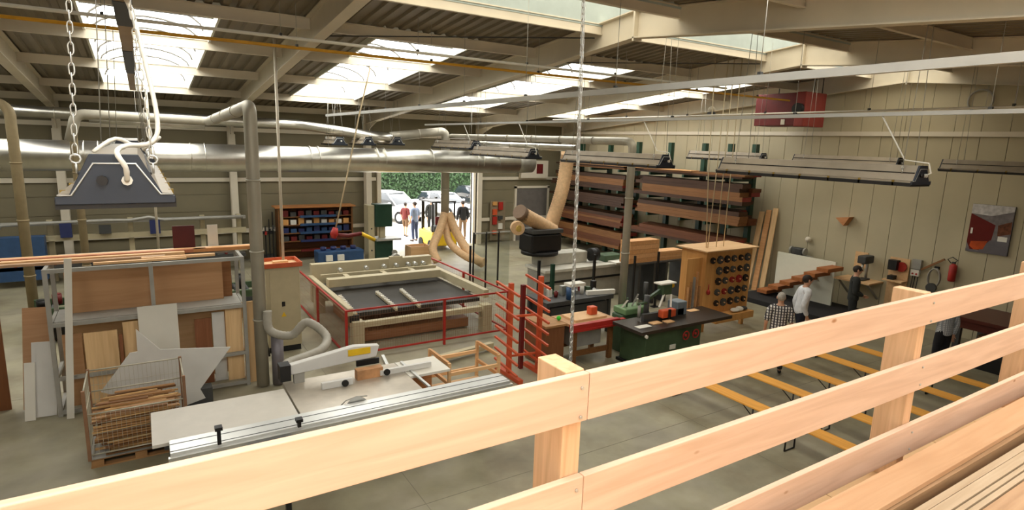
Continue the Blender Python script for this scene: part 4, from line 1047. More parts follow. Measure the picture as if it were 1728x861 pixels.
MB().cyl(p2_+Vector((.0, -.14, 0)), p2_+Vector((0, -.09, 0)), .09, 12).build('duct_core', mat('dull_yellow', (190, 160, 80), .6), hd)
MB().box(9.55, 9.7, 13.58, 13.599, 1.5, 1.62).build('label_plate', white, hd)
# screen posts
G = 'dark posts of the glass screen'
pn = ['dark screen post, leftmost beside the red fence', 'dark screen post beside the grey machine end', 'thick dark green screen post by the orange arms', 'dark screen post with a clamp by the white profile', 'dark screen post left of the glued block', 'dark screen post between block and tool cabinet']
glass = bpy.data.materials.new('clear_screen'); glass.use_nodes = True
nt = glass.node_tree; nt.nodes.remove(nt.nodes['Principled BSDF']); tr = nt.nodes.new('ShaderNodeBsdfTransparent'); tr.inputs[0].default_value = (.86, .88, .85, 1)
gl = nt.nodes.new('ShaderNodeBsdfGlossy'); gl.inputs['Roughness'].default_value = .08; mx = nt.nodes.new('ShaderNodeMixShader'); mx.inputs[0].default_value = .08
nt.links.new(tr.outputs[0], mx.inputs[1]); nt.links.new(gl.outputs[0], mx.inputs[2]); nt.links.new(mx.outputs[0], nt.nodes['Material Output'].inputs[0])
for (px, pyt, yy, m, w), lab in zip(((794, 415, 15.5, black, .05), (910, 440, 12.2, black, .06), (933, 446, 12.0, dgreen, .09), (1004, 430, 12.0, black, .06), (1072, 432, 11.7, black, .05), (1112, 425, 11.7, black, .05)), pn):
    q = at(px, pyt, 'y', yy)
    t = thing('screen_post', lab, 'post', (q.x, yy, 0), 0, G)
    MB().box(q.x-w/2, q.x+w/2, yy-w/2, yy+w/2, .012, q.z).build('upright', m, t)
    MB().box(q.x-.12, q.x+.12, yy-.1, yy+.1, 0, .011).build('foot_plate', m, t)
a = at(798, 425, 'y', 15.6); b = at(860, 425, 'y', 15.6)
gs = thing('glass_screen', 'clear glass screen panels standing behind the red fence', 'screen', (a.x, 15.6, 0))
for i in range(3):
    x0 = a.x+.05+(b.x-a.x)*i/3
    MB().box(x0, x0+(b.x-a.x)/3-.06, 15.6, 15.61, .05, 1.75).build('pane', glass, gs)
    MB().box(x0-.045, x0-.01, 15.58, 15.63, 0, 1.8).build('upright', black, gs)
MB().box(a.x, b.x, 15.585, 15.625, 1.751, 1.79).build('top_rail', greysteel, gs)

# ------------------------------------------------------------------ green spindle moulder
gm = thing('spindle_moulder', 'green spindle moulder with dark table and orange guard', 'machine', (9.6, 8.6, 0))
MB().box(8.45, 10.1, 8.2, 8.95, .06, .78).build('base', mgreen, gm, bevel=.015)
MB().box(8.4, 10.15, 8.16, 9.0, 0, .06).build('plinth', black, gm)
MB().box(8.2, 10.95, 8.08, 8.95, .82, .89).build('table', mat('dark_cast_table', (64, 56, 48), .35, .4), gm, bevel=.005)
MB().box(8.5, 10.0, 8.25, 8.9, .78, .82).build('table_frame', mgreen, gm)
MB().box(8.75, 9.95, 8.6, 8.68, .891, 1.05).build('fence', dkgrey, gm)
MB().box(9.15, 9.55, 8.45, 8.599, .95, 1.12).build('orange_guard', orange, gm, bevel=.02)
MB().box(9.3, 9.36, 8.42, 8.449, .93, 1.14).build('guard_slot', black, gm)
MB().cyl((9.0, 8.8, .891), (9.0, 8.8, 1.4), .06, 12).build('feeder_column', dkgrey, gm)
fd = MB().box(9.35, 9.62, 8.68, 8.86, 1.38, 1.62).build('power_feeder', mgreen, gm, bevel=.02)
MB().box(9.25, 9.72, 8.66, 8.88, 1.621, 1.65).build('feeder_cover', offw, fd)
MB().cyl((9.66, 8.77, 1.56), (9.72, 8.77, 1.56), .06, 12).build('feeder_motor', yellow, fd)
MB().bar((9.0, 8.8, 1.3), (9.4, 8.78, 1.5), .06, .06).build('feeder_arm', mgreen, gm)
MB().bar((9.4, 8.7, 1.4), (9.2, 8.62, 1.15), .04, .03).build('feeder_strut', offw, gm)
MB().bar((9.62, 8.7, 1.38), (9.55, 8.62, 1.12), .04, .03).build('feeder_strut', offw, gm)
MB().cyl((8.75, 8.75, .95), (8.75, 8.75, 1.25), .035, 8).build('adjuster', greysteel, gm)
MB().cyl((8.7, 8.75, 1.25), (8.95, 8.75, 1.25), .03, 8).build('adjuster_handle', mgreen, gm)
MB().box(9.75, 10.05, 8.6, 8.9, .891, 1.2).build('chip_hood', mat('blue_grey', (116, 126, 132), .5), gm, bevel=.02)
for x in (9.55, 9.85):
    MB().tube([(x+.09*math.cos(2*PI*i/14), 8.13, .62+.09*math.sin(2*PI*i/14)) for i in range(14)], .014, 6, closed=True).build('hand_wheel', red, gm)
    MB().cyl((x, 8.2, .62), (x, 8.12, .62), .03, 8).build('wheel_hub', red, gm)
MB().box(9.15, 9.32, 8.185, 8.199, .35, .45).build('name_plate', offw, gm)
MB().cyl((8.3, 8.07, .8), (8.3, 8.03, .8), .035, 10).build('end_knob', white, gm)
for x, yy, w, lab in ((8.35, 8.3, .35, 'white sheet of paper on the left end of the dark green machine table'), (8.8, 8.35, .25, 'small wood offcut on the dark green machine table'), (9.15, 8.3, .22, 'second wood offcut on the dark green machine table'), (10.3, 8.7, .3, 'pale paper at the right end of the dark machine table')):
    one('loose_sheet', MB().box(x, x+w, yy, yy+.16, .8905, .8905+(.004 if 'paper' in lab else .02)), white if 'white' in lab else pinex, lab, 'sheet')
# second green machine behind, at left of the moulder
g2 = thing('green_grinder', 'green tool grinder crowded with handles behind the moulder table', 'machine', (8.9, 9.3, 0))
MB().box(8.75, 9.6, 9.25, 9.6, 0, .85).build('base', mgreen, g2, bevel=.03)
MB().box(8.8, 9.5, 9.2, 9.62, .851, 1.0).build('head', mat('light_machine_green', (110, 140, 96), .5), g2, bevel=.03)
for i in range(5):
    x = 8.85+.15*i
    MB().bar((x, 9.4, .98), (x+.08*(-1)**i, 9.3, 1.18+.05*(i % 3)), .035, .035).build('handle', [offw, mgreen, greysteel][i % 3], g2)
MB().cyl((9.55, 9.4, 1.1), (9.55, 9.4, 1.5), .05, 10).build('spindle', dkgrey, g2)

# ------------------------------------------------------------------ tool cabinet with cutter heads
tc_ = thing('tool_cabinet', 'tall plywood cabinet with rows of cutter heads on its front', 'cabinet', (12.4, 9.7, 0))
KX0, KX1, KY0, KY1 = 11.55, 13.3, 9.42, 10.2
MB().box(KX0+.02, KX1-.02, KY0, KY0+.03, .45, 2.06).build('front_panel', cabw, tc_)
for x in (KX0, KX1-.02): MB().box(x, x+.02, KY0, KY1, .3, 2.06).build('side_panel', cabw, tc_)
MB().box(KX0-.12, KX1+.12, KY0-.12, KY1+.1, 2.061, 2.09).build('top', ply, tc_)
MB().box(KX0+.2, KX1-.1, KY0-.3, KY0-.001, .28, .45).build('foot_box', cabw, tc_)
for x in (KX0+.1, KX1-.1):
    for yy in (KY0+.05, KY1-.06): MB().box(x-.05, x+.05, yy-.04, yy+.04, 0, .3).build('leg', cabw, tc_)
MB().box(KX0-.55, KX0-.02, KY0+.1, KY0+.13, .2, 1.9).build('side_rack_back', cabw, tc_)
for i in range(5): MB().box(KX0-.5+.1*i, KX0-.47+.1*i, KY0+.04, KY0+.099, .25, 1.2+.12*(i % 4)).build('tool_strip', [piney, scrapw, greysteel][i % 3], tc_)
G = 'cutter heads hung in rows on the tool cabinet'
cut = [mat('cutter_dark', (52, 46, 44), .35, .5), mat('cutter_red', (150, 40, 40), .4, .2), dkgrey]
rows = [(1.83, 6, 0), (1.55, 5, 1), (1.28, 5, 1), (1.0, 5, 1), (.72, 5, 1)]
ord_ = ['first', 'second', 'third', 'fourth', 'fifth', 'sixth']; rown = ['top', 'second', 'middle', 'fourth', 'bottom']
for ri, (z, n, off) in enumerate(rows):
    for k in range(n):
        x = KX0+.2+.265*(k+off); rad = .078+.025*((k*7+ri*3) % 4)/3
        t = thing('cutter_head', '%s cutter head from the left in the %s row on the tool cabinet' % (ord_[k], rown[ri]), 'cutter', (x, KY0, z), 0, G)
        m = MB(); teeth = 10
        poly = []
        for i in range(teeth*2):
            a = 2*PI*i/(teeth*2); r = rad*(1 if i % 2 else .84); poly.append((x+r*math.cos(a), z+r*math.sin(a)))
        m.prism(poly, 'y', KY0-.07, KY0-.012).build('body', cut[1] if (ri*5+k) in (12, 13, 16) else cut[(k+ri) % 2*2], t)
        MB().cyl((x, KY0-.1, z), (x, KY0-.001, z), .018, 8).build('dowel', piney, t)
one('paint_brush_roll', MB().ball((11.63, KY0-.08, 1.05), .05, .05, .07).cyl((11.63, KY0-.08, 1.1), (11.63, KY0-.08, 1.25), .015, 6), red, 'red hand tool hanging at the left of the cutter heads', 'tool')
one('glove_pile', MB().ball((12.6, KY0-.17, .505), .14, .1, .05).ball((12.8, KY0-.16, .515), .1, .1, .06), offw, 'pale work gloves lying on the foot box of the tool cabinet', 'gloves')
one('shoe_pile', MB().ball((12.98, KY0-.16, .51), .09, .09, .05), dkgrey, 'dark rag lying beside the gloves on the foot box', 'rag')
# glued blocks and timber behind
def blockpile(name, label, x0, x1, y0, y1, z0, z1, n, m):
    t = thing(name, label, 'timber', ((x0+x1)/2, (y0+y1)/2, z0)); h = (z1-z0)/n
    for i in range(n): MB().box(x0+.004*(i % 2), x1-.004*((i+1) % 2), y0, y1, z0+h*i+.001+(.006 if i else 0), z0+h*(i+1)-.001).build('layer', [m, wood('glulam_alt', (226, 178, 128), 'y', .14)][i % 2], t)
    for i in range(1, n): MB().box(x0+.012, x1-.012, y0+.012, y1-.012, z0+h*i-.002, z0+h*i+.009).build('glue_line', scrapw, t)
    return t
gx = at(1088, 480, 'z', 0)
trs = thing('trestle', 'pair of dark trestles under the pale glued timber', 'trestle', (12.6, 12.3, 0))
for x in (11.9, 12.5, 13.0, 13.9):
    MB().box(x-.04, x+.04, 12.0, 12.7, .0, 1.2).build('support', dkgrey, trs)
MB().box(11.8, 14.0, 12.0, 12.7, 1.2, 1.24).build('beam', dkgrey, trs)
q0 = at(1064, 408, 'y', 12.1); q1 = at(1110, 445, 'y', 12.1)
blockpile('glued_timber', 'tall pale block of glued timber layers left of the tool cabinet', q0.x, q1.x, 12.1, 12.5, 1.241, q0.z, 5, piney)
q0 = at(1113, 425, 'y', 12.1); q1 = at(1150, 455, 'y', 12.1)
blockpile('glued_timber', 'lower pale block of glued timber layers touching the tool cabinet', q0.x, q1.x, 12.1, 12.5, 1.241, q0.z, 4, piney)

# ------------------------------------------------------------------ lumber rack along the gable wall
lr = thing('lumber_rack', 'tall dark green cantilever rack on the right wall, loaded with lumber', 'rack', (16.9, 17, 0))
UY = [12.35, 13.3, 14.4, 16.0, 17.7, 19.4, 21.3]
for y in UY:
    MB().box(16.95, 17.12, y-.08, y+.08, 0, 4.72).build('upright', dgreen, lr)
    for z in (.45, 1.3, 2.12, 2.78, 3.62): MB().box(16.0, 16.949, y-.04, y+.04, z-.1, z).build('arm', dgreen, lr)
G = 'lumber on the cantilever rack'
rr = random.Random(11)
lev = {0: ('lowest', .45), 1: ('second', 1.3), 2: ('third', 2.12), 3: ('fourth', 2.78), 4: ('top', 3.62)}
ends = mat('painted_end', (128, 40, 36), .5)
for k, (nm, z) in lev.items():
    for sec, (ya, yb) in (('far', (17.3, 22.4)), ('near', (11.9, 17.2))):
        if sec == 'near' and k == 0: continue
        nl = {('far', 0): 5, ('far', 1): 5, ('far', 2): 4, ('far', 3): 5, ('far', 4): 2, ('near', 1): 3, ('near', 2): 4, ('near', 3): 5, ('near', 4): 2}[(sec, k)]
        zz = z+.002
        for L in range(nl):
            h = rr.choice([.09, .12, .14]) if k < 4 else .06
            x = 16.02
            for c in range(2):
                w = rr.uniform(.40, .45); y0 = ya+rr.uniform(0, .5)*(1 if c else .3); y1 = yb-rr.uniform(0, .9)
                m = rr.choice([oak, oakd, oakd, oakl])
                o = MB().box(x, x+w, y0, y1, zz, zz+h).build('lumber_board', m)
                if rr.random() < .25: MB().box(x+.002, x+w-.002, y0-.004, y0, zz+.002, zz+h-.002).build('painted_end', ends, o)
                tag(o, '%s board, %s layer, %s side, %s arms, %s half of the lumber rack' % (
                    {oak: 'reddish', oakd: 'dark brown', oakl: 'tan'}[m], ord_[L], ['hall', 'wall'][c], nm, sec), 'lumber', G)
                x += w+.03
            zz += h+.003
one('light_board', MB().box(15.95, 16.35, 14.0, 20.6, 3.752, 3.78), piney, 'single bright board sticking out on the very top of the lumber rack', 'lumber', G)
# planks leaning on the gable wall
G = 'planks leaning on the right wall by the rack'
for i, (y, h) in enumerate(((11.95, 2.55), (11.72, 2.62), (11.5, 2.7))):
    o = MB().bar((16.75+.08*i, y, .0), (17.3+.03*i, y+.1, h), .18, .03, up=(1, 0, 0))
    mn = min(v.z for v in o.v)
    for v in o.v: v.z -= mn
    one('leaning_plank', o, [plyz, piney, plyz][i], ['wide pale plank leaning on the wall, next to the lumber rack', 'middle plank of three leaning on the wall', 'rightmost of three planks leaning on the wall'][i], 'plank', G)

# ------------------------------------------------------------------ stair display
sp_ = one('black_platform', MB().box(15.35, 17.28, 7.98, 11.36, 0, .14), mat('black_carpet', (34, 32, 32), .85), 'black carpeted low platform under the sample staircase', 'platform', bevel=.01)
one('white_stair_panel', MB().box(16.78, 16.84, 9.13, 10.98, .142, 1.43), mat('stair_white', (226, 226, 208), .5, var=.02), 'white board wall carrying the floating wooden stair treads', 'panel')
G = 'floating wooden stair treads'
for i in range(6):
    y = 11.05-.36*i; z = .26+.205*i
    one('stair_tread', MB().box(16.0, 16.779, y-.36, y-.02, z-.055, z+.055), tread, ['lowest', 'second lowest', 'third lowest', 'fourth', 'second highest', 'highest'][i]+' wooden tread of the sample staircase', 'stair tread', G, bevel=.006)


# ------------------------------------------------------------------ things on the gable wall
po = thing('boat_poster', 'large photo poster of red and orange boats on the right wall', 'poster', (GX-.04, 5.9, 2.2))
MB().box(GX-.06, GX-.062+.06, 5.45, 6.3, 2.22, 3.4).build('backing', dkgrey, po)
def pp(name, pts, m, d):
    MB().add([(GX-.061-d, 6.3-u*.85, 3.4-v*1.18) for u, v in pts], [tuple(range(len(pts)))]).build(name, m, po)
pp('print', [(0, 0), (1, 0), (1, 1), (0, 1)], mat('poster_grey', (118, 112, 112), .35, var=.3, scale=9), .001)
pp('print_sky', [(0, 0), (1, 0), (1, .1), (.5, .22), (0, .2)], mat('poster_pale', (196, 192, 190), .35, var=.25, scale=12), .002)
pp('print_hull', [(0, .2), (.62, .4), (.55, .95), (.1, .95), (0, .8)], mat('poster_maroon', (98, 22, 18), .35), .003)
pp('print_boat', [(.1, .78), (.5, .74), (.42, .92), (.2, .95), (.08, .88)], mat('poster_orange', (176, 72, 28), .35, var=.3), .004)
pp('print_boat', [(.68, .4), (.98, .3), (1, .55), (.7, .62)], mat('poster_brown', (104, 60, 40), .35, var=.5, scale=14), .004)
pp('print_floor', [(.55, .72), (1, .66), (1, 1), (0, 1), (0, .94), (.3, .97)], mat('poster_floor', (104, 100, 104), .35, var=.1), .0035)
pp('print_sign', [(.72, .62), (.94, .62), (.94, .72), (.72, .72)], white, .005)
pp('print_fender', [(.05, .5), (.1, .5), (.1, .62), (.05, .62)], white, .005)
ex = thing('fire_extinguisher', 'red fire extinguisher on the right wall under the poster', 'extinguisher', (17.3, 6.46, 1.4))
MB().tube([(17.32, 6.46, 1.4), (17.32, 6.46, 1.43), (17.32, 6.46, 1.8), (17.32, 6.46, 1.86)], [.07, .085, .085, .035], 14).build('cylinder', red, ex)
MB().tube([(17.32, 6.46, 1.88), (17.3, 6.38, 1.95), (17.3, 6.5, 2.02), (17.3, 6.6, 1.95), (17.31, 6.52, 1.86)], .012, 6).build('hose', black, ex)
MB().box(17.28, 17.36, 6.43, 6.5, 1.861, 1.9).build('valve', dkgrey, ex)
MB().box(17.405, 17.445, 6.42, 6.5, 1.5, 1.75).build('bracket', greysteel, ex)
bd = thing('tool_stand', 'plywood stand with a red disc sander against the right wall', 'stand', (17.2, 7.7, 0))
MB().box(17.3, 17.33, 7.45, 7.95, 0, 1.78).build('board', ply, bd)
MB().cyl((17.29, 7.62, 1.55), (17.22, 7.62, 1.55), .13, 20).build('red_disc', red, bd)
MB().box(17.1, 17.29, 7.68, 7.9, 1.45, 1.72).build('motor', black, bd)
MB().box(17.0, 17.29, 7.45, 7.95, 1.15, 1.19).build('shelf', ply, bd)
MB().box(17.05, 17.25, 7.7, 7.85, 1.191, 1.3).build('tool', black, bd)
sbx = thing('switch_box', 'grey switch boxes with red buttons and cables on the right wall', 'switch box', (17.35, 7.3, 1.4))
MB().box(17.33, 17.445, 7.2, 7.42, 1.55, 1.8).build('upper_box', greysteel, sbx)
MB().box(17.33, 17.445, 7.22, 7.42, 1.36, 1.53).build('lower_box', offw, sbx)
for y in (7.27, 7.36): MB().cyl((17.33, y, 1.42), (17.31, y, 1.42), .025, 8).build('button', red, sbx)
for y in (7.25, 7.32, 7.38): MB().tube([(17.4, y, 1.36), (17.36, y, 1.0), (17.34, y+.05, .4)], .012, 6).build('cable', [black, offw, black][int(y*100) % 3], sbx)
one('wall_bar', MB().bar((17.38, 7.2, 1.55), (17.38, 6.7, 1.92), .05, .05), wood('bar_brown', (140, 100, 64), 'y'), 'slanting wooden bar fixed to the wall left of the extinguisher', 'bar')
hr = thing('coiled_hose', 'coiled hoses hanging on the wall left of the fire extinguisher', 'hose', (17.3, 6.85, 1))
MB().box(17.38, 17.445, 6.8, 6.9, 1.62, 1.7).build('hook', black, hr)
for k in range(3):
    MB().tube([(17.36-.03*k, 6.85+.14*math.cos(2*PI*i/14), 1.4+.25*math.sin(2*PI*i/14)) for i in range(14)], .015, 6, closed=True).build('loop', greysteel, hr)
MB().cyl((17.3, 6.85, 1.15), (17.22, 6.85, 1.15), .12, 16).build('reel', dkgrey, hr)
for i, (y, z) in enumerate(((9.35, 2.6),)):
    one('wall_bracket', MB().prism([(9.15, 2.72), (9.55, 2.66), (9.3, 2.45)], 'x', 17.2, 17.445), wood('bracket_wood', (196, 138, 92), 'y'), 'wooden wedge bracket alone high on the right wall', 'bracket')
bt = thing('wall_table', 'plywood wall table with drill presses beside the white stair panel', 'table', (17, 8.7, 0))
MB().box(16.7, 17.44, 8.1, 9.1, .98, 1.02).build('top', ply, bt)
for y in (8.2, 9.0): MB().bar((17.43, y, .5), (16.8, y, .97), .05, .04).build('brace', greysteel, bt)
MB().box(17.41, 17.445, 8.6, 8.95, 1.3, 1.75).build('back_board', ply, bt)
dp = thing('drill_press', 'grey bench drill press on the plywood wall table', 'drill press', (17.1, 8.5, 1.02))
MB().box(16.9, 17.3, 8.4, 8.62, 1.021, 1.06).build('foot', dkgrey, dp)
MB().cyl((17.25, 8.5, 1.06), (17.25, 8.5, 1.6), .035, 10).build('column', greysteel, dp)
MB().box(16.9, 17.35, 8.38, 8.62, 1.5, 1.72).build('head', dkgrey, dp, bevel=.03)
MB().cyl((17.0, 8.5, 1.3), (17.0, 8.5, 1.5), .03, 10).build('chuck', alum, dp)
gr = thing('bench_grinder', 'small grey grinder on the wall shelf above the white stair panel', 'grinder', (17.1, 10.5, 1.4))
MB().box(17.0, 17.444, 10.2, 10.9, 1.32, 1.36).build('shelf', greysteel, gr)
MB().box(17.1, 17.3, 10.4, 10.75, 1.361, 1.6).build('motor', dkgrey, gr, bevel=.04)
for y in (10.35, 10.8): MB().cyl((17.2, y-.03, 1.5), (17.2, y+.03, 1.5), .11, 16).build('wheel', greysteel, gr)
q = at(1366, 404, 'x', 17.4)
one('wall_lamp_globe', MB().ball((17.33, q.y, q.z), .09).cyl((17.33, q.y, q.z), (17.445, q.y, q.z), .03, 8), cream, 'round cream fitting on the right wall above the grinder', 'fitting')
q = at(1654, 170, 'x', 17.38)
one('wire_coil', MB().tube([(17.4, q.y+.26*math.cos(2*PI*i/24), q.z+.26*math.sin(2*PI*i/24)) for i in range(24)], .022, 6, closed=True), greysteel, 'coil of wire hanging high on the right wall', 'coil')

# dark table and boxes at right
dtb = thing('dark_table', 'long dark reddish table along the right wall, cut by the picture edge', 'table', (16.5, 4.5, 0))
MB().box(15.7, 17.3, 2.2, 5.75, .84, .92).build('top', wood('mahogany', (86, 42, 34), 'y', .2, rough=.35), dtb)
MB().box(15.75, 15.8, 2.3, 5.7, .66, .839).build('apron', wood('mahogany', (86, 42, 34), 'y', .2), dtb)
for x in (15.85, 17.2):
    for y in (2.4, 5.6): MB().box(x-.06, x+.06, y-.06, y+.06, 0, .839).build('leg', dkgrey, dtb)
one('black_plinth', MB().box(15.1, 15.65, 3.2, 5.3, 0, .32), black, 'low black plinth on the floor before the dark table', 'plinth', bevel=.01)
one('wood_carton', MB().box(16.1, 16.6, 4.7, 5.3, 0, .5), wood('carton_wood', (132, 100, 64), 'y'), 'brown wooden carton under the dark table', 'carton', bevel=.01)
one('dark_carton', MB().box(16.1, 16.7, 3.9, 4.6, 0, .55), dkgrey, 'dark carton under the dark table', 'carton', bevel=.01)
one('book_rack', MB().box(17.15, 17.3, 4.75, 4.95, .921, 1.5), dkred, 'narrow dark red box standing on the dark table at the picture edge', 'box', bevel=.01)

# ------------------------------------------------------------------ beer benches
def bench():
    t = thing('beer_bench', '', 'bench', (0, 0, 0), 0, 'folding benches set out in rows on the floor')
    MB().box(-.135, .135, -1.1, 1.1, .455, .48).build('seat', benchw, t, local=True, bevel=.004)
    for s in (-1, 1):
        y = s*.83
        MB().tube([(-.11, y, .455), (-.12, y, .012), (.12, y, .012), (.11, y, .455)], .015, 6).build('leg', black, t, local=True)
        MB().bar((0, y, .2), (0, y-s*.33, .44), .02, .006).build('strut', black, t, local=True)
        MB().bar((-.11, y, .2), (.11, y, .2), .02, .006).build('cross_bar', black, t, local=True)
    return t
b0 = bench(); k = 0
cols = ['first', 'second', 'third', 'fourth', 'fifth', 'sixth']
for r_, yc in enumerate((6.2, 3.98)):
    for c_, x in enumerate((8.15, 9.29, 10.34, 11.5, 12.65)):
        lab = 'orange wooden bench, %s from the left in the %s row' % (cols[c_], ['far', 'near'][r_])
        if k == 0: b0.location = (x, yc, 0); b0['label'] = lab
        else: dup(b0, (x, yc+.03*((c_*3) % 4-1.5), 0), .01*((c_*2) % 3-1), lab)
        k += 1

# ------------------------------------------------------------------ people
def checkmat(name, c1, c2, sx=18, sz=18):
    m = bpy.data.materials.new(name); m.use_nodes = True; nt = m.node_tree; N = nt.nodes; L = nt.links
    b = N['Principled BSDF']; b.inputs['Roughness'].default_value = .85
    tc = N.new('ShaderNodeTexCoord'); sep = N.new('ShaderNodeSeparateXYZ'); L.new(tc.outputs['Object'], sep.inputs[0])
    outs = []
    for ax, s in ((0, sx), (2, sz)):
        mu = N.new('ShaderNodeMath'); mu.operation = 'MULTIPLY'; mu.inputs[1].default_value = s; L.new(sep.outputs[ax], mu.inputs[0])
        fr = N.new('ShaderNodeMath'); fr.operation = 'FRACT'; L.new(mu.outputs[0], fr.inputs[0])
        g = N.new('ShaderNodeMath'); g.operation = 'GREATER_THAN'; g.inputs[1].default_value = .55 if ax == 0 else .72; L.new(fr.outputs[0], g.inputs[0]); outs.append(g)
    mxv = N.new('ShaderNodeMath'); mxv.operation = 'MAXIMUM'; L.new(outs[0].outputs[0], mxv.inputs[0]); L.new(outs[1].outputs[0], mxv.inputs[1])
    mx = N.new('ShaderNodeMix'); mx.data_type = 'RGBA'; L.new(mxv.outputs[0], mx.inputs[0])
    mx.inputs[6].default_value = [lin(x) for x in c1]+[1]; mx.inputs[7].default_value = [lin(x) for x in c2]+[1]
    L.new(mx.outputs[2], b.inputs['Base Color']); return m
skinm = mat('skin', (206, 156, 126), .55, var=.05); hairg = mat('grey_hair', (176, 170, 160), .8, var=.2, scale=60); haird = mat('dark_hair', (44, 34, 28), .7, var=.3, scale=60)
clothm = {}
def cloth(n, c): return mat('cloth_'+n, c, .85, var=.12, scale=14)
def skinned(name, V, E, R, material, parent, sub=2, root=0):
    me = bpy.data.meshes.new(name); me.from_pydata([Vector(v) for v in V], E, []); me.update()
    o = bpy.data.objects.new(name+'_build', me); COL.objects.link(o)
    md = o.modifiers.new('skin', 'SKIN'); md.use_smooth_shade = True
    for i, r in enumerate(R):
        sv = me.skin_vertices[0].data[i]; sv.radius = r if isinstance(r, tuple) else (r, r); sv.use_root = (i == root)
    s = o.modifiers.new('sub', 'SUBSURF'); s.levels = sub; s.render_levels = sub
    dg = bpy.context.evaluated_depsgraph_get(); dg.update()
    nm = bpy.data.meshes.new_from_object(o.evaluated_get(dg)); nm.name = name
    bpy.data.objects.remove(o); bpy.data.meshes.remove(me)
    nm.materials.clear(); nm.materials.append(material)
    for p in nm.polygons: p.use_smooth = True
    r = bpy.data.objects.new(name, nm); COL.objects.link(r); r.parent = parent; WM[r.name] = wm(parent).copy()
    return r
def person(label, loc, rz, h=1.75, top=None, legs=None, hair=None, arms=None, stance=(.0, .0), sleeve='long', shorts=False, shoes=None, lean=0.0, bald=False):
    """faces local -Y; arms: {'l': (elbow, wrist), 'r': ...}"""
    t = thing('person', label, 'person', loc, rz); s = h/1.75; s_ = s
    ln = lean
    J = {'pelvis': (0, 0, .96), 'waist': (0, -ln*.3, 1.12), 'chest': (0, -ln*.8, 1.32), 'neckb': (0, -ln, 1.46), 'neck': (0, -ln-.01, 1.53),
         'head0': (0, -ln-.025, 1.585), 'head1': (0, -ln-.025, 1.655), 'head2': (0, -ln-.01, 1.715)}
    for sd, sg in (('l', 1), ('r', -1)):
        st = stance[0 if sd == 'l' else 1]
        J['hip'+sd] = (sg*.1, 0, .9); J['knee'+sd] = (sg*.11, -.02-st*.5, .5); J['ank'+sd] = (sg*.115, .02-st, .09); J['toe'+sd] = (sg*.135, -.17-st, .045)
        J['sho'+sd] = (sg*.19, -ln*.95, 1.42)
        e, w = (arms or {}).get(sd, ((sg*.25, .03-ln*.5, 1.13), (sg*.245, -.08-ln*.5, .89)))
        J['elb'+sd] = e; J['wri'+sd] = w
        d = (Vector(w)-Vector(e)).normalized(); sdv = Vector((0, 1, 0)).cross(d)
        if sdv.length < .2: sdv = Vector((1, 0, 0))
        sdv.normalize(); nrm = d.cross(sdv)
        J['palm'+sd] = tuple(Vector(w)+d*.07)
        for k in range(4):
            b = Vector(w)+d*.095+nrm*(.026*(1.5-k)); L = [.07, .08, .075, .055][k]
            J['f%da%s' % (k, sd)] = tuple(b); J['f%db%s' % (k, sd)] = tuple(b+d*L*.55+sdv*.01); J['f%dc%s' % (k, sd)] = tuple(b+d*L+sdv*.03)
        J['ta'+sd] = tuple(Vector(w)+d*.035+nrm*.035); J['tb'+sd] = tuple(Vector(w)+d*.075+nrm*.06+sdv*.015)
    def S(v): return tuple(Vector(v)*s)
    def make(name, keys, edges, rad, material, sub=2):
        idx = {k: i for i, k in enumerate(keys)}
        return skinned(name, [S(J[k]) for k in keys], [(idx[a], idx[b]) for a, b in edges], [tuple(x*s for x in (rad[k] if isinstance(rad[k], tuple) else (rad[k],)*2)) for k in keys], material, t, sub)
    RD = {'pelvis': (.145, .1), 'waist': (.13, .09), 'chest': (.155, .1), 'neckb': (.085, .07), 'neck': .052, 'head0': (.066, .08), 'head1': (.078, .095), 'head2': (.062, .078)}
    E = [('pelvis', 'waist'), ('waist', 'chest'), ('chest', 'neckb'), ('neckb', 'neck'), ('neck', 'head0'), ('head0', 'head1'), ('head1', 'head2')]
    for sd in 'lr':
        for k, r in (('hip', .085), ('knee', .055), ('ank', .036), ('toe', .032), ('sho', .06), ('elb', .042), ('wri', .028), ('palm', (.035, .02))): RD[k+sd] = r
        E += [('pelvis', 'hip'+sd), ('hip'+sd, 'knee'+sd), ('knee'+sd, 'ank'+sd), ('ank'+sd, 'toe'+sd), ('neckb', 'sho'+sd), ('sho'+sd, 'elb'+sd), ('elb'+sd, 'wri'+sd), ('wri'+sd, 'palm'+sd)]
        for k in range(4):
            for q in 'abc': RD['f%d%s%s' % (k, q, sd)] = .0095 if q != 'c' else .0075
            E += [('palm'+sd, 'f%da%s' % (k, sd)), ('f%da%s' % (k, sd), 'f%db%s' % (k, sd)), ('f%db%s' % (k, sd), 'f%dc%s' % (k, sd))]
        RD['ta'+sd] = .012; RD['tb'+sd] = .009; E += [('wri'+sd, 'ta'+sd), ('ta'+sd, 'tb'+sd)]
    make('body', list(RD), E, RD, skinm)
    # clothes
    J['hem'] = (0, 0, .86)
    K = {'hem': (.185, .14), 'pelvis': (.185, .142), 'waist': (.172, .13), 'chest': (.186, .132), 'neckb': (.108, .088)}
    EE = [('hem', 'pelvis'), ('pelvis', 'waist'), ('waist', 'chest'), ('chest', 'neckb')]
    for sd in 'lr':
        K['sho'+sd] = .083; K['elb'+sd] = .065; EE += [('neckb', 'sho'+sd), ('sho'+sd, 'elb'+sd)]
        if sleeve == 'long': K['wri'+sd] = .048; EE.append(('elb'+sd, 'wri'+sd))
    make('shirt', list(K), EE, K, top)
    J['pel2'] = (0, 0, .93); J['pel3'] = (0, -ln*.15, 1.12); K = {'pel2': (.162, .122), 'pel3': (.142, .105)}; EE = [('pel2', 'pel3')]
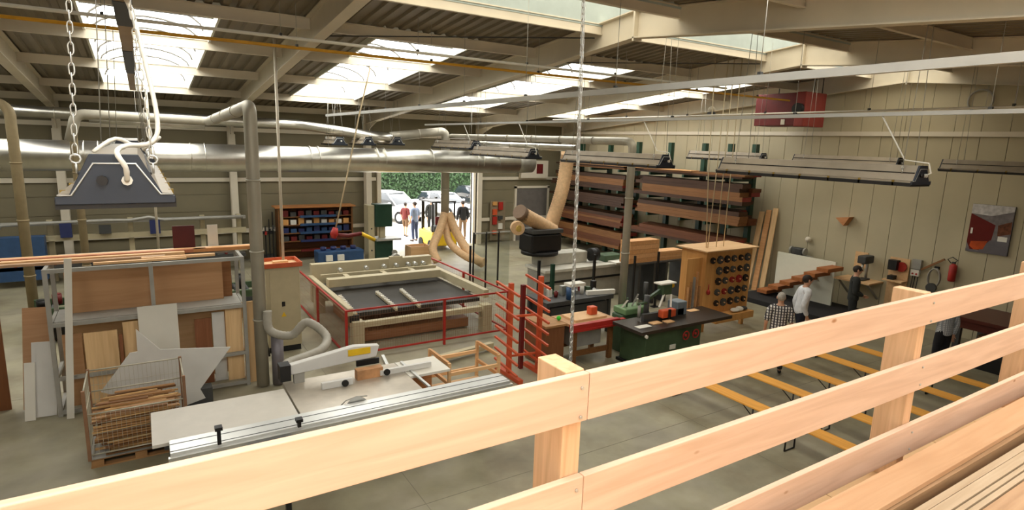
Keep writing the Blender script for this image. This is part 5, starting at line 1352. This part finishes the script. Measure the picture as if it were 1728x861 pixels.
    for sd in 'lr':
        K['hip'+sd] = .103; K['knee'+sd] = .075 if not shorts else .085; EE += [('pel2', 'hip'+sd), ('hip'+sd, 'knee'+sd)]
        if not shorts: K['ank'+sd] = .058; EE.append(('knee'+sd, 'ank'+sd))
    make('trousers', list(K), EE, K, legs)
    for sd in 'lr':
        J['heel'+sd] = (J['ank'+sd][0], J['ank'+sd][1]+.03, .05)
        make('shoe', ['heel'+sd, 'toe'+sd], [('heel'+sd, 'toe'+sd)], {'heel'+sd: (.042, .045), 'toe'+sd: (.045, .036)}, shoes or black, 2)
    hx, hy, hz = J['head1']
    if hair is not None:
        MB().ball((hx*s, (hy+.018)*s, (hz+.028)*s), .086*s, .102*s, .1*s, 14, 9).build('hair', hair, t, local=True)
    MB().ball((hx*s, (hy-.098)*s, (hz-.005)*s), .014*s, .022*s, .022*s, 8, 6).build('nose', skinm, t, local=True)
    for sg in (-1, 1):
        MB().ball((sg*.03*s, (hy-.088)*s, (hz+.02)*s), .011*s, n=8, k=6).build('eye', black, t, local=True)
        MB().ball((sg*.082*s, (hy+.0)*s, hz*s), .012*s, .022*s, .034*s, 8, 6).build('ear', skinm, t, local=True)
    MB().box(-.022*s, .022*s, (hy-.094)*s, (hy-.084)*s, (hz-.052)*s, (hz-.045)*s).build('mouth', mat('lip', (160, 90, 80), .6), t, local=True)
    return t
IR = math.atan2(rgt.x, -rgt.y) if 0 else None
def face(dx, dy): return math.atan2(dx, -dy)     # rotation so that local -Y looks along (dx,dy)
wshirt = cloth('white', (226, 228, 232)); navy = cloth('navy', (30, 32, 44)); dark = cloth('dark', (34, 36, 36))
person('grey-haired man in a black and white checked shirt seen from behind near the benches', (10.85, 6.9, 0), face(.75, .65), 1.68, checkmat('checked_shirt', (216, 212, 204), (58, 54, 58)), dark, hairg, sleeve='short', stance=(.05, -.05))
person('dark-haired man in a white long-sleeved shirt walking before the sample staircase', (12.5, 7.45, 0), face(.8, -.6), 1.78, wshirt, navy, haird, stance=(.12, -.16), lean=.05,
       arms={'r': ((-.225, .05, 1.13), (-.215, -.06, .89)), 'l': ((.225, .06, 1.13), (.22, .0, .88))})
q = at(1447, 450, 'z', 1.76)
dm = person('man in dark clothes standing before the plywood wall table, hands held together', (q.x, q.y, 0), face(.55, -.85), 1.76, cloth('charcoal', (44, 46, 44)), dark, haird,
       arms={'r': ((-.25, .0, 1.12), (-.06, -.2, 1.05)), 'l': ((.25, .0, 1.12), (.06, -.2, 1.03))})
person('person in a pale checked shirt half hidden behind the right railing post', (13.9, 5.15, 0), face(.3, .95), 1.74, checkmat('pale_check', (206, 208, 210), (150, 154, 160), 26, 26), cloth('black', (26, 26, 30)), haird, sleeve='long',
       arms={'l': ((.24, -.12, 1.12), (.2, -.33, 1.1)), 'r': ((-.26, .04, 1.12), (-.27, .0, .87))})
q = at(684, 399, 'z', 0)
person('boy in a red T-shirt and shorts standing outside the open door', (q.x, q.y, -.01), face(.8, .5), 1.6, cloth('red', (104, 40, 38)), cloth('khaki', (110, 84, 60)), haird, sleeve='short', shorts=True, stance=(.1, -.08))
q = at(700, 407, 'z', 0)
person('man in a pale blue shirt standing outside beside the boy', (q.x, q.y, -.01), face(-.4, .9), 1.78, cloth('pale_blue', (120, 134, 160)), cloth('jeans', (54, 64, 92)), haird, sleeve='short')
q = at(789, 409, 'z', 0)
person('man in a black top standing at the right jamb of the open door', (q.x+.2, q.y+.9, -.01), face(.1, 1), 1.8, cloth('black', (26, 26, 30)), cloth('tan', (128, 104, 80)), haird)

# ------------------------------------------------------------------ outside: forklift, cars, hedge
q = at(738, 425, 'z', 0); FXo, FYo = q.x+.38, 22.6
fk = thing('forklift', 'yellow forklift with black guard parked in the open door', 'forklift', (FXo, FYo, 0))
MB().box(FXo-.55, FXo+.55, FYo-.6, FYo+.9, .2, .8).build('body', yellow, fk, bevel=.05)
MB().box(FXo-.5, FXo+.5, FYo-.62, FYo-.2, .8, 1.05).build('counterweight', dkgrey, fk, bevel=.06)
MB().box(FXo-.28, FXo+.28, FYo-.2, FYo+.25, .801, .95).build('seat', black, fk, bevel=.03)
MB().box(FXo-.28, FXo+.28, FYo-.28, FYo-.2, .951, 1.4).build('seat_back', dkred, fk, bevel=.03)
for sx in (-.5, .5):
    for yy in (FYo-.45, FYo+.6): MB().box(FXo+sx-.03, FXo+sx+.03, yy-.03, yy+.03, .8, 2.0).build('guard_post', black, fk)
MB().box(FXo-.55, FXo+.55, FYo-.5, FYo+.65, 2.001, 2.06).build('guard_roof', black, fk)
for sx in (-.3, .3): MB().box(FXo+sx-.05, FXo+sx+.05, FYo+.92, FYo+1.05, .05, 2.1).build('mast', dkgrey, fk)
for sx in (-.5, .5):
    for yy in (FYo-.35, FYo+.6): MB().cyl((FXo+sx-.08, yy, .22), (FXo+sx+.08, yy, .22), .22, 18).build('wheel', rubber, fk)
q = at(727, 397, 'z', 0)
person('dark-clothed person behind the forklift in the open door', (q.x, q.y, -.01), face(0, -1), 1.76, cloth('charcoal', (44, 46, 44)), dark, haird)
def car(label, loc, rz, paint, suv):
    t = thing('parked_car', label, 'car', loc, rz)
    H = 1.62 if suv else 1.42; W = .9; belt = 1.0 if suv else .92; hood = .98 if suv else .82
    st = [(-2.2, .55, .62, .78), (-2.15, .38, .72, .8), (-1.6, .28, hood-.02, .87), (-.9, .26, hood+.02, .9), (.6, .26, belt, .9), (1.6, .28, belt+.02, .89), (2.1, .36, belt-.05, .84), (2.2, .5, .8, .78)]
    rings = [[(w*x, y, z0+(z1-z0)*zz) for x, zz in ((-.86, 0), (-1, .25), (-1, .7), (-.9, .95), (-.5, 1), (.5, 1), (.9, .95), (1, .7), (1, .25), (.86, 0))] for y, z0, z1, w in st]
    MB().loft(rings).build('body', paint, t, local=True)
    e = 2.05 if suv else 1.75
    st = [(-1.05, belt-.04, .74), (-.3, H-.04, .62), (.5, H, .63), (1.3, H-.03, .62), (e, belt-.02, .7)]
    rings = [[(-.86 * (1 if z < belt+.05 else .98), y, belt-.06), (-w, y, z-.03), (-w+.1, y, z), (w-.1, y, z), (w, y, z-.03), (.86, y, belt-.06)] for y, z, w in st]
    MB().loft(rings).build('windows', glassd, t, local=True)
    MB().loft([[(-.6, y, z), (.6, y, z), (.56, y, z+.035), (-.56, y, z+.035)] for y, z in ((-.34, H-.05), (.5, H-.005), (1.4, H-.05))]).build('roof', paint, t, local=True)
    for sx in (-1, 1):
        MB().bar((sx*.78, -1.0, belt-.03), (sx*.63, -.28, H-.04), .06, .06).build('pillar', paint, t, local=True)
        MB().bar((sx*.8, .5, belt-.03), (sx*.64, .5, H-.02), .08, .03).build('pillar', paint, t, local=True)
        MB().ball((sx*1.0, -.75, belt+.06), .1, .07, .08).build('mirror', paint, t, local=True)
        MB().ball((sx*.66, -2.12, .7), .17, .1, .07).build('headlight', alum, t, local=True)
        for yy in (-1.38, 1.42):
            w_ = MB().cyl((sx*.72, yy, .34), (sx*.92, yy, .34), .34, 22).build('wheel', rubber, t, local=True)
            MB().cyl((sx*.9, yy, .34), (sx*.925, yy, .34), .2, 12).build('hub_cap', alum, w_, local=True)
    MB().box(-.5, .5, -2.215, -2.17, .52, .66).build('grille', black, t, local=True)
    MB().box(-.26, .26, -2.23, -2.216, .44, .52).build('number_plate', white, t, local=True)
    return t
wp = mat('car_white', (236, 236, 234), .25, var=.01, spec=.6); sp2 = mat('car_silver', (214, 216, 216), .25, .2, var=.01, spec=.6)
q = at(672, 375, 'z', 0); car('white car nearest the left door jamb outside', (q.x, q.y+1.0, -.01), face(.45, -.9), wp, True)
q = at(765, 368, 'z', 0); car('pale low car parked in front of the hedge', (q.x, q.y+1.4, -.01), face(.3, -.95), sp2, False)
q = at(802, 366, 'z', 0); car('dark car at the right end of the hedge', (q.x+1.6, q.y+3, -.01), face(0, -1), mat('car_dark', (40, 42, 46), .25, var=.02, spec=.6), True)
hg = thing('garden_hedge', 'tall dense green hedge behind the parked cars', 'hedge', (18, 42, 0))
hgm = mat('hedge_leaf', (36, 62, 26), .6, var=.45, scale=2.2); hgc = mat('hedge_core', (24, 40, 18), .9, var=.3)
HY = 41.0
MB().box(6, 34, HY, HY+1.6, 0, 6.0).build('core', hgc, hg)
m = MB(); rr = random.Random(5)
for i in range(9000):
    x = rr.uniform(8, 30); z = rr.uniform(.2, 6.1); y = HY-rr.uniform(0, .35)
    a = rr.uniform(0, PI); b = rr.uniform(-.7, .7); L = rr.uniform(.09, .17); W = L*.45
    u = Vector((math.cos(a), math.sin(b)*.6, math.sin(a))).normalized(); v = u.cross(Vector((0, 1, 0)))
    if v.length < .1: v = Vector((1, 0, 0))
    v.normalize(); v = (v+Vector((0, rr.uniform(-.8, .8), 0))).normalized(); c = Vector((x, y, z))
    m.add([c-u*L, c-v*W, c+u*L, c+v*W], [(0, 1, 2, 3)])
m.build('leaves', hgm, hg, kind='stuff')
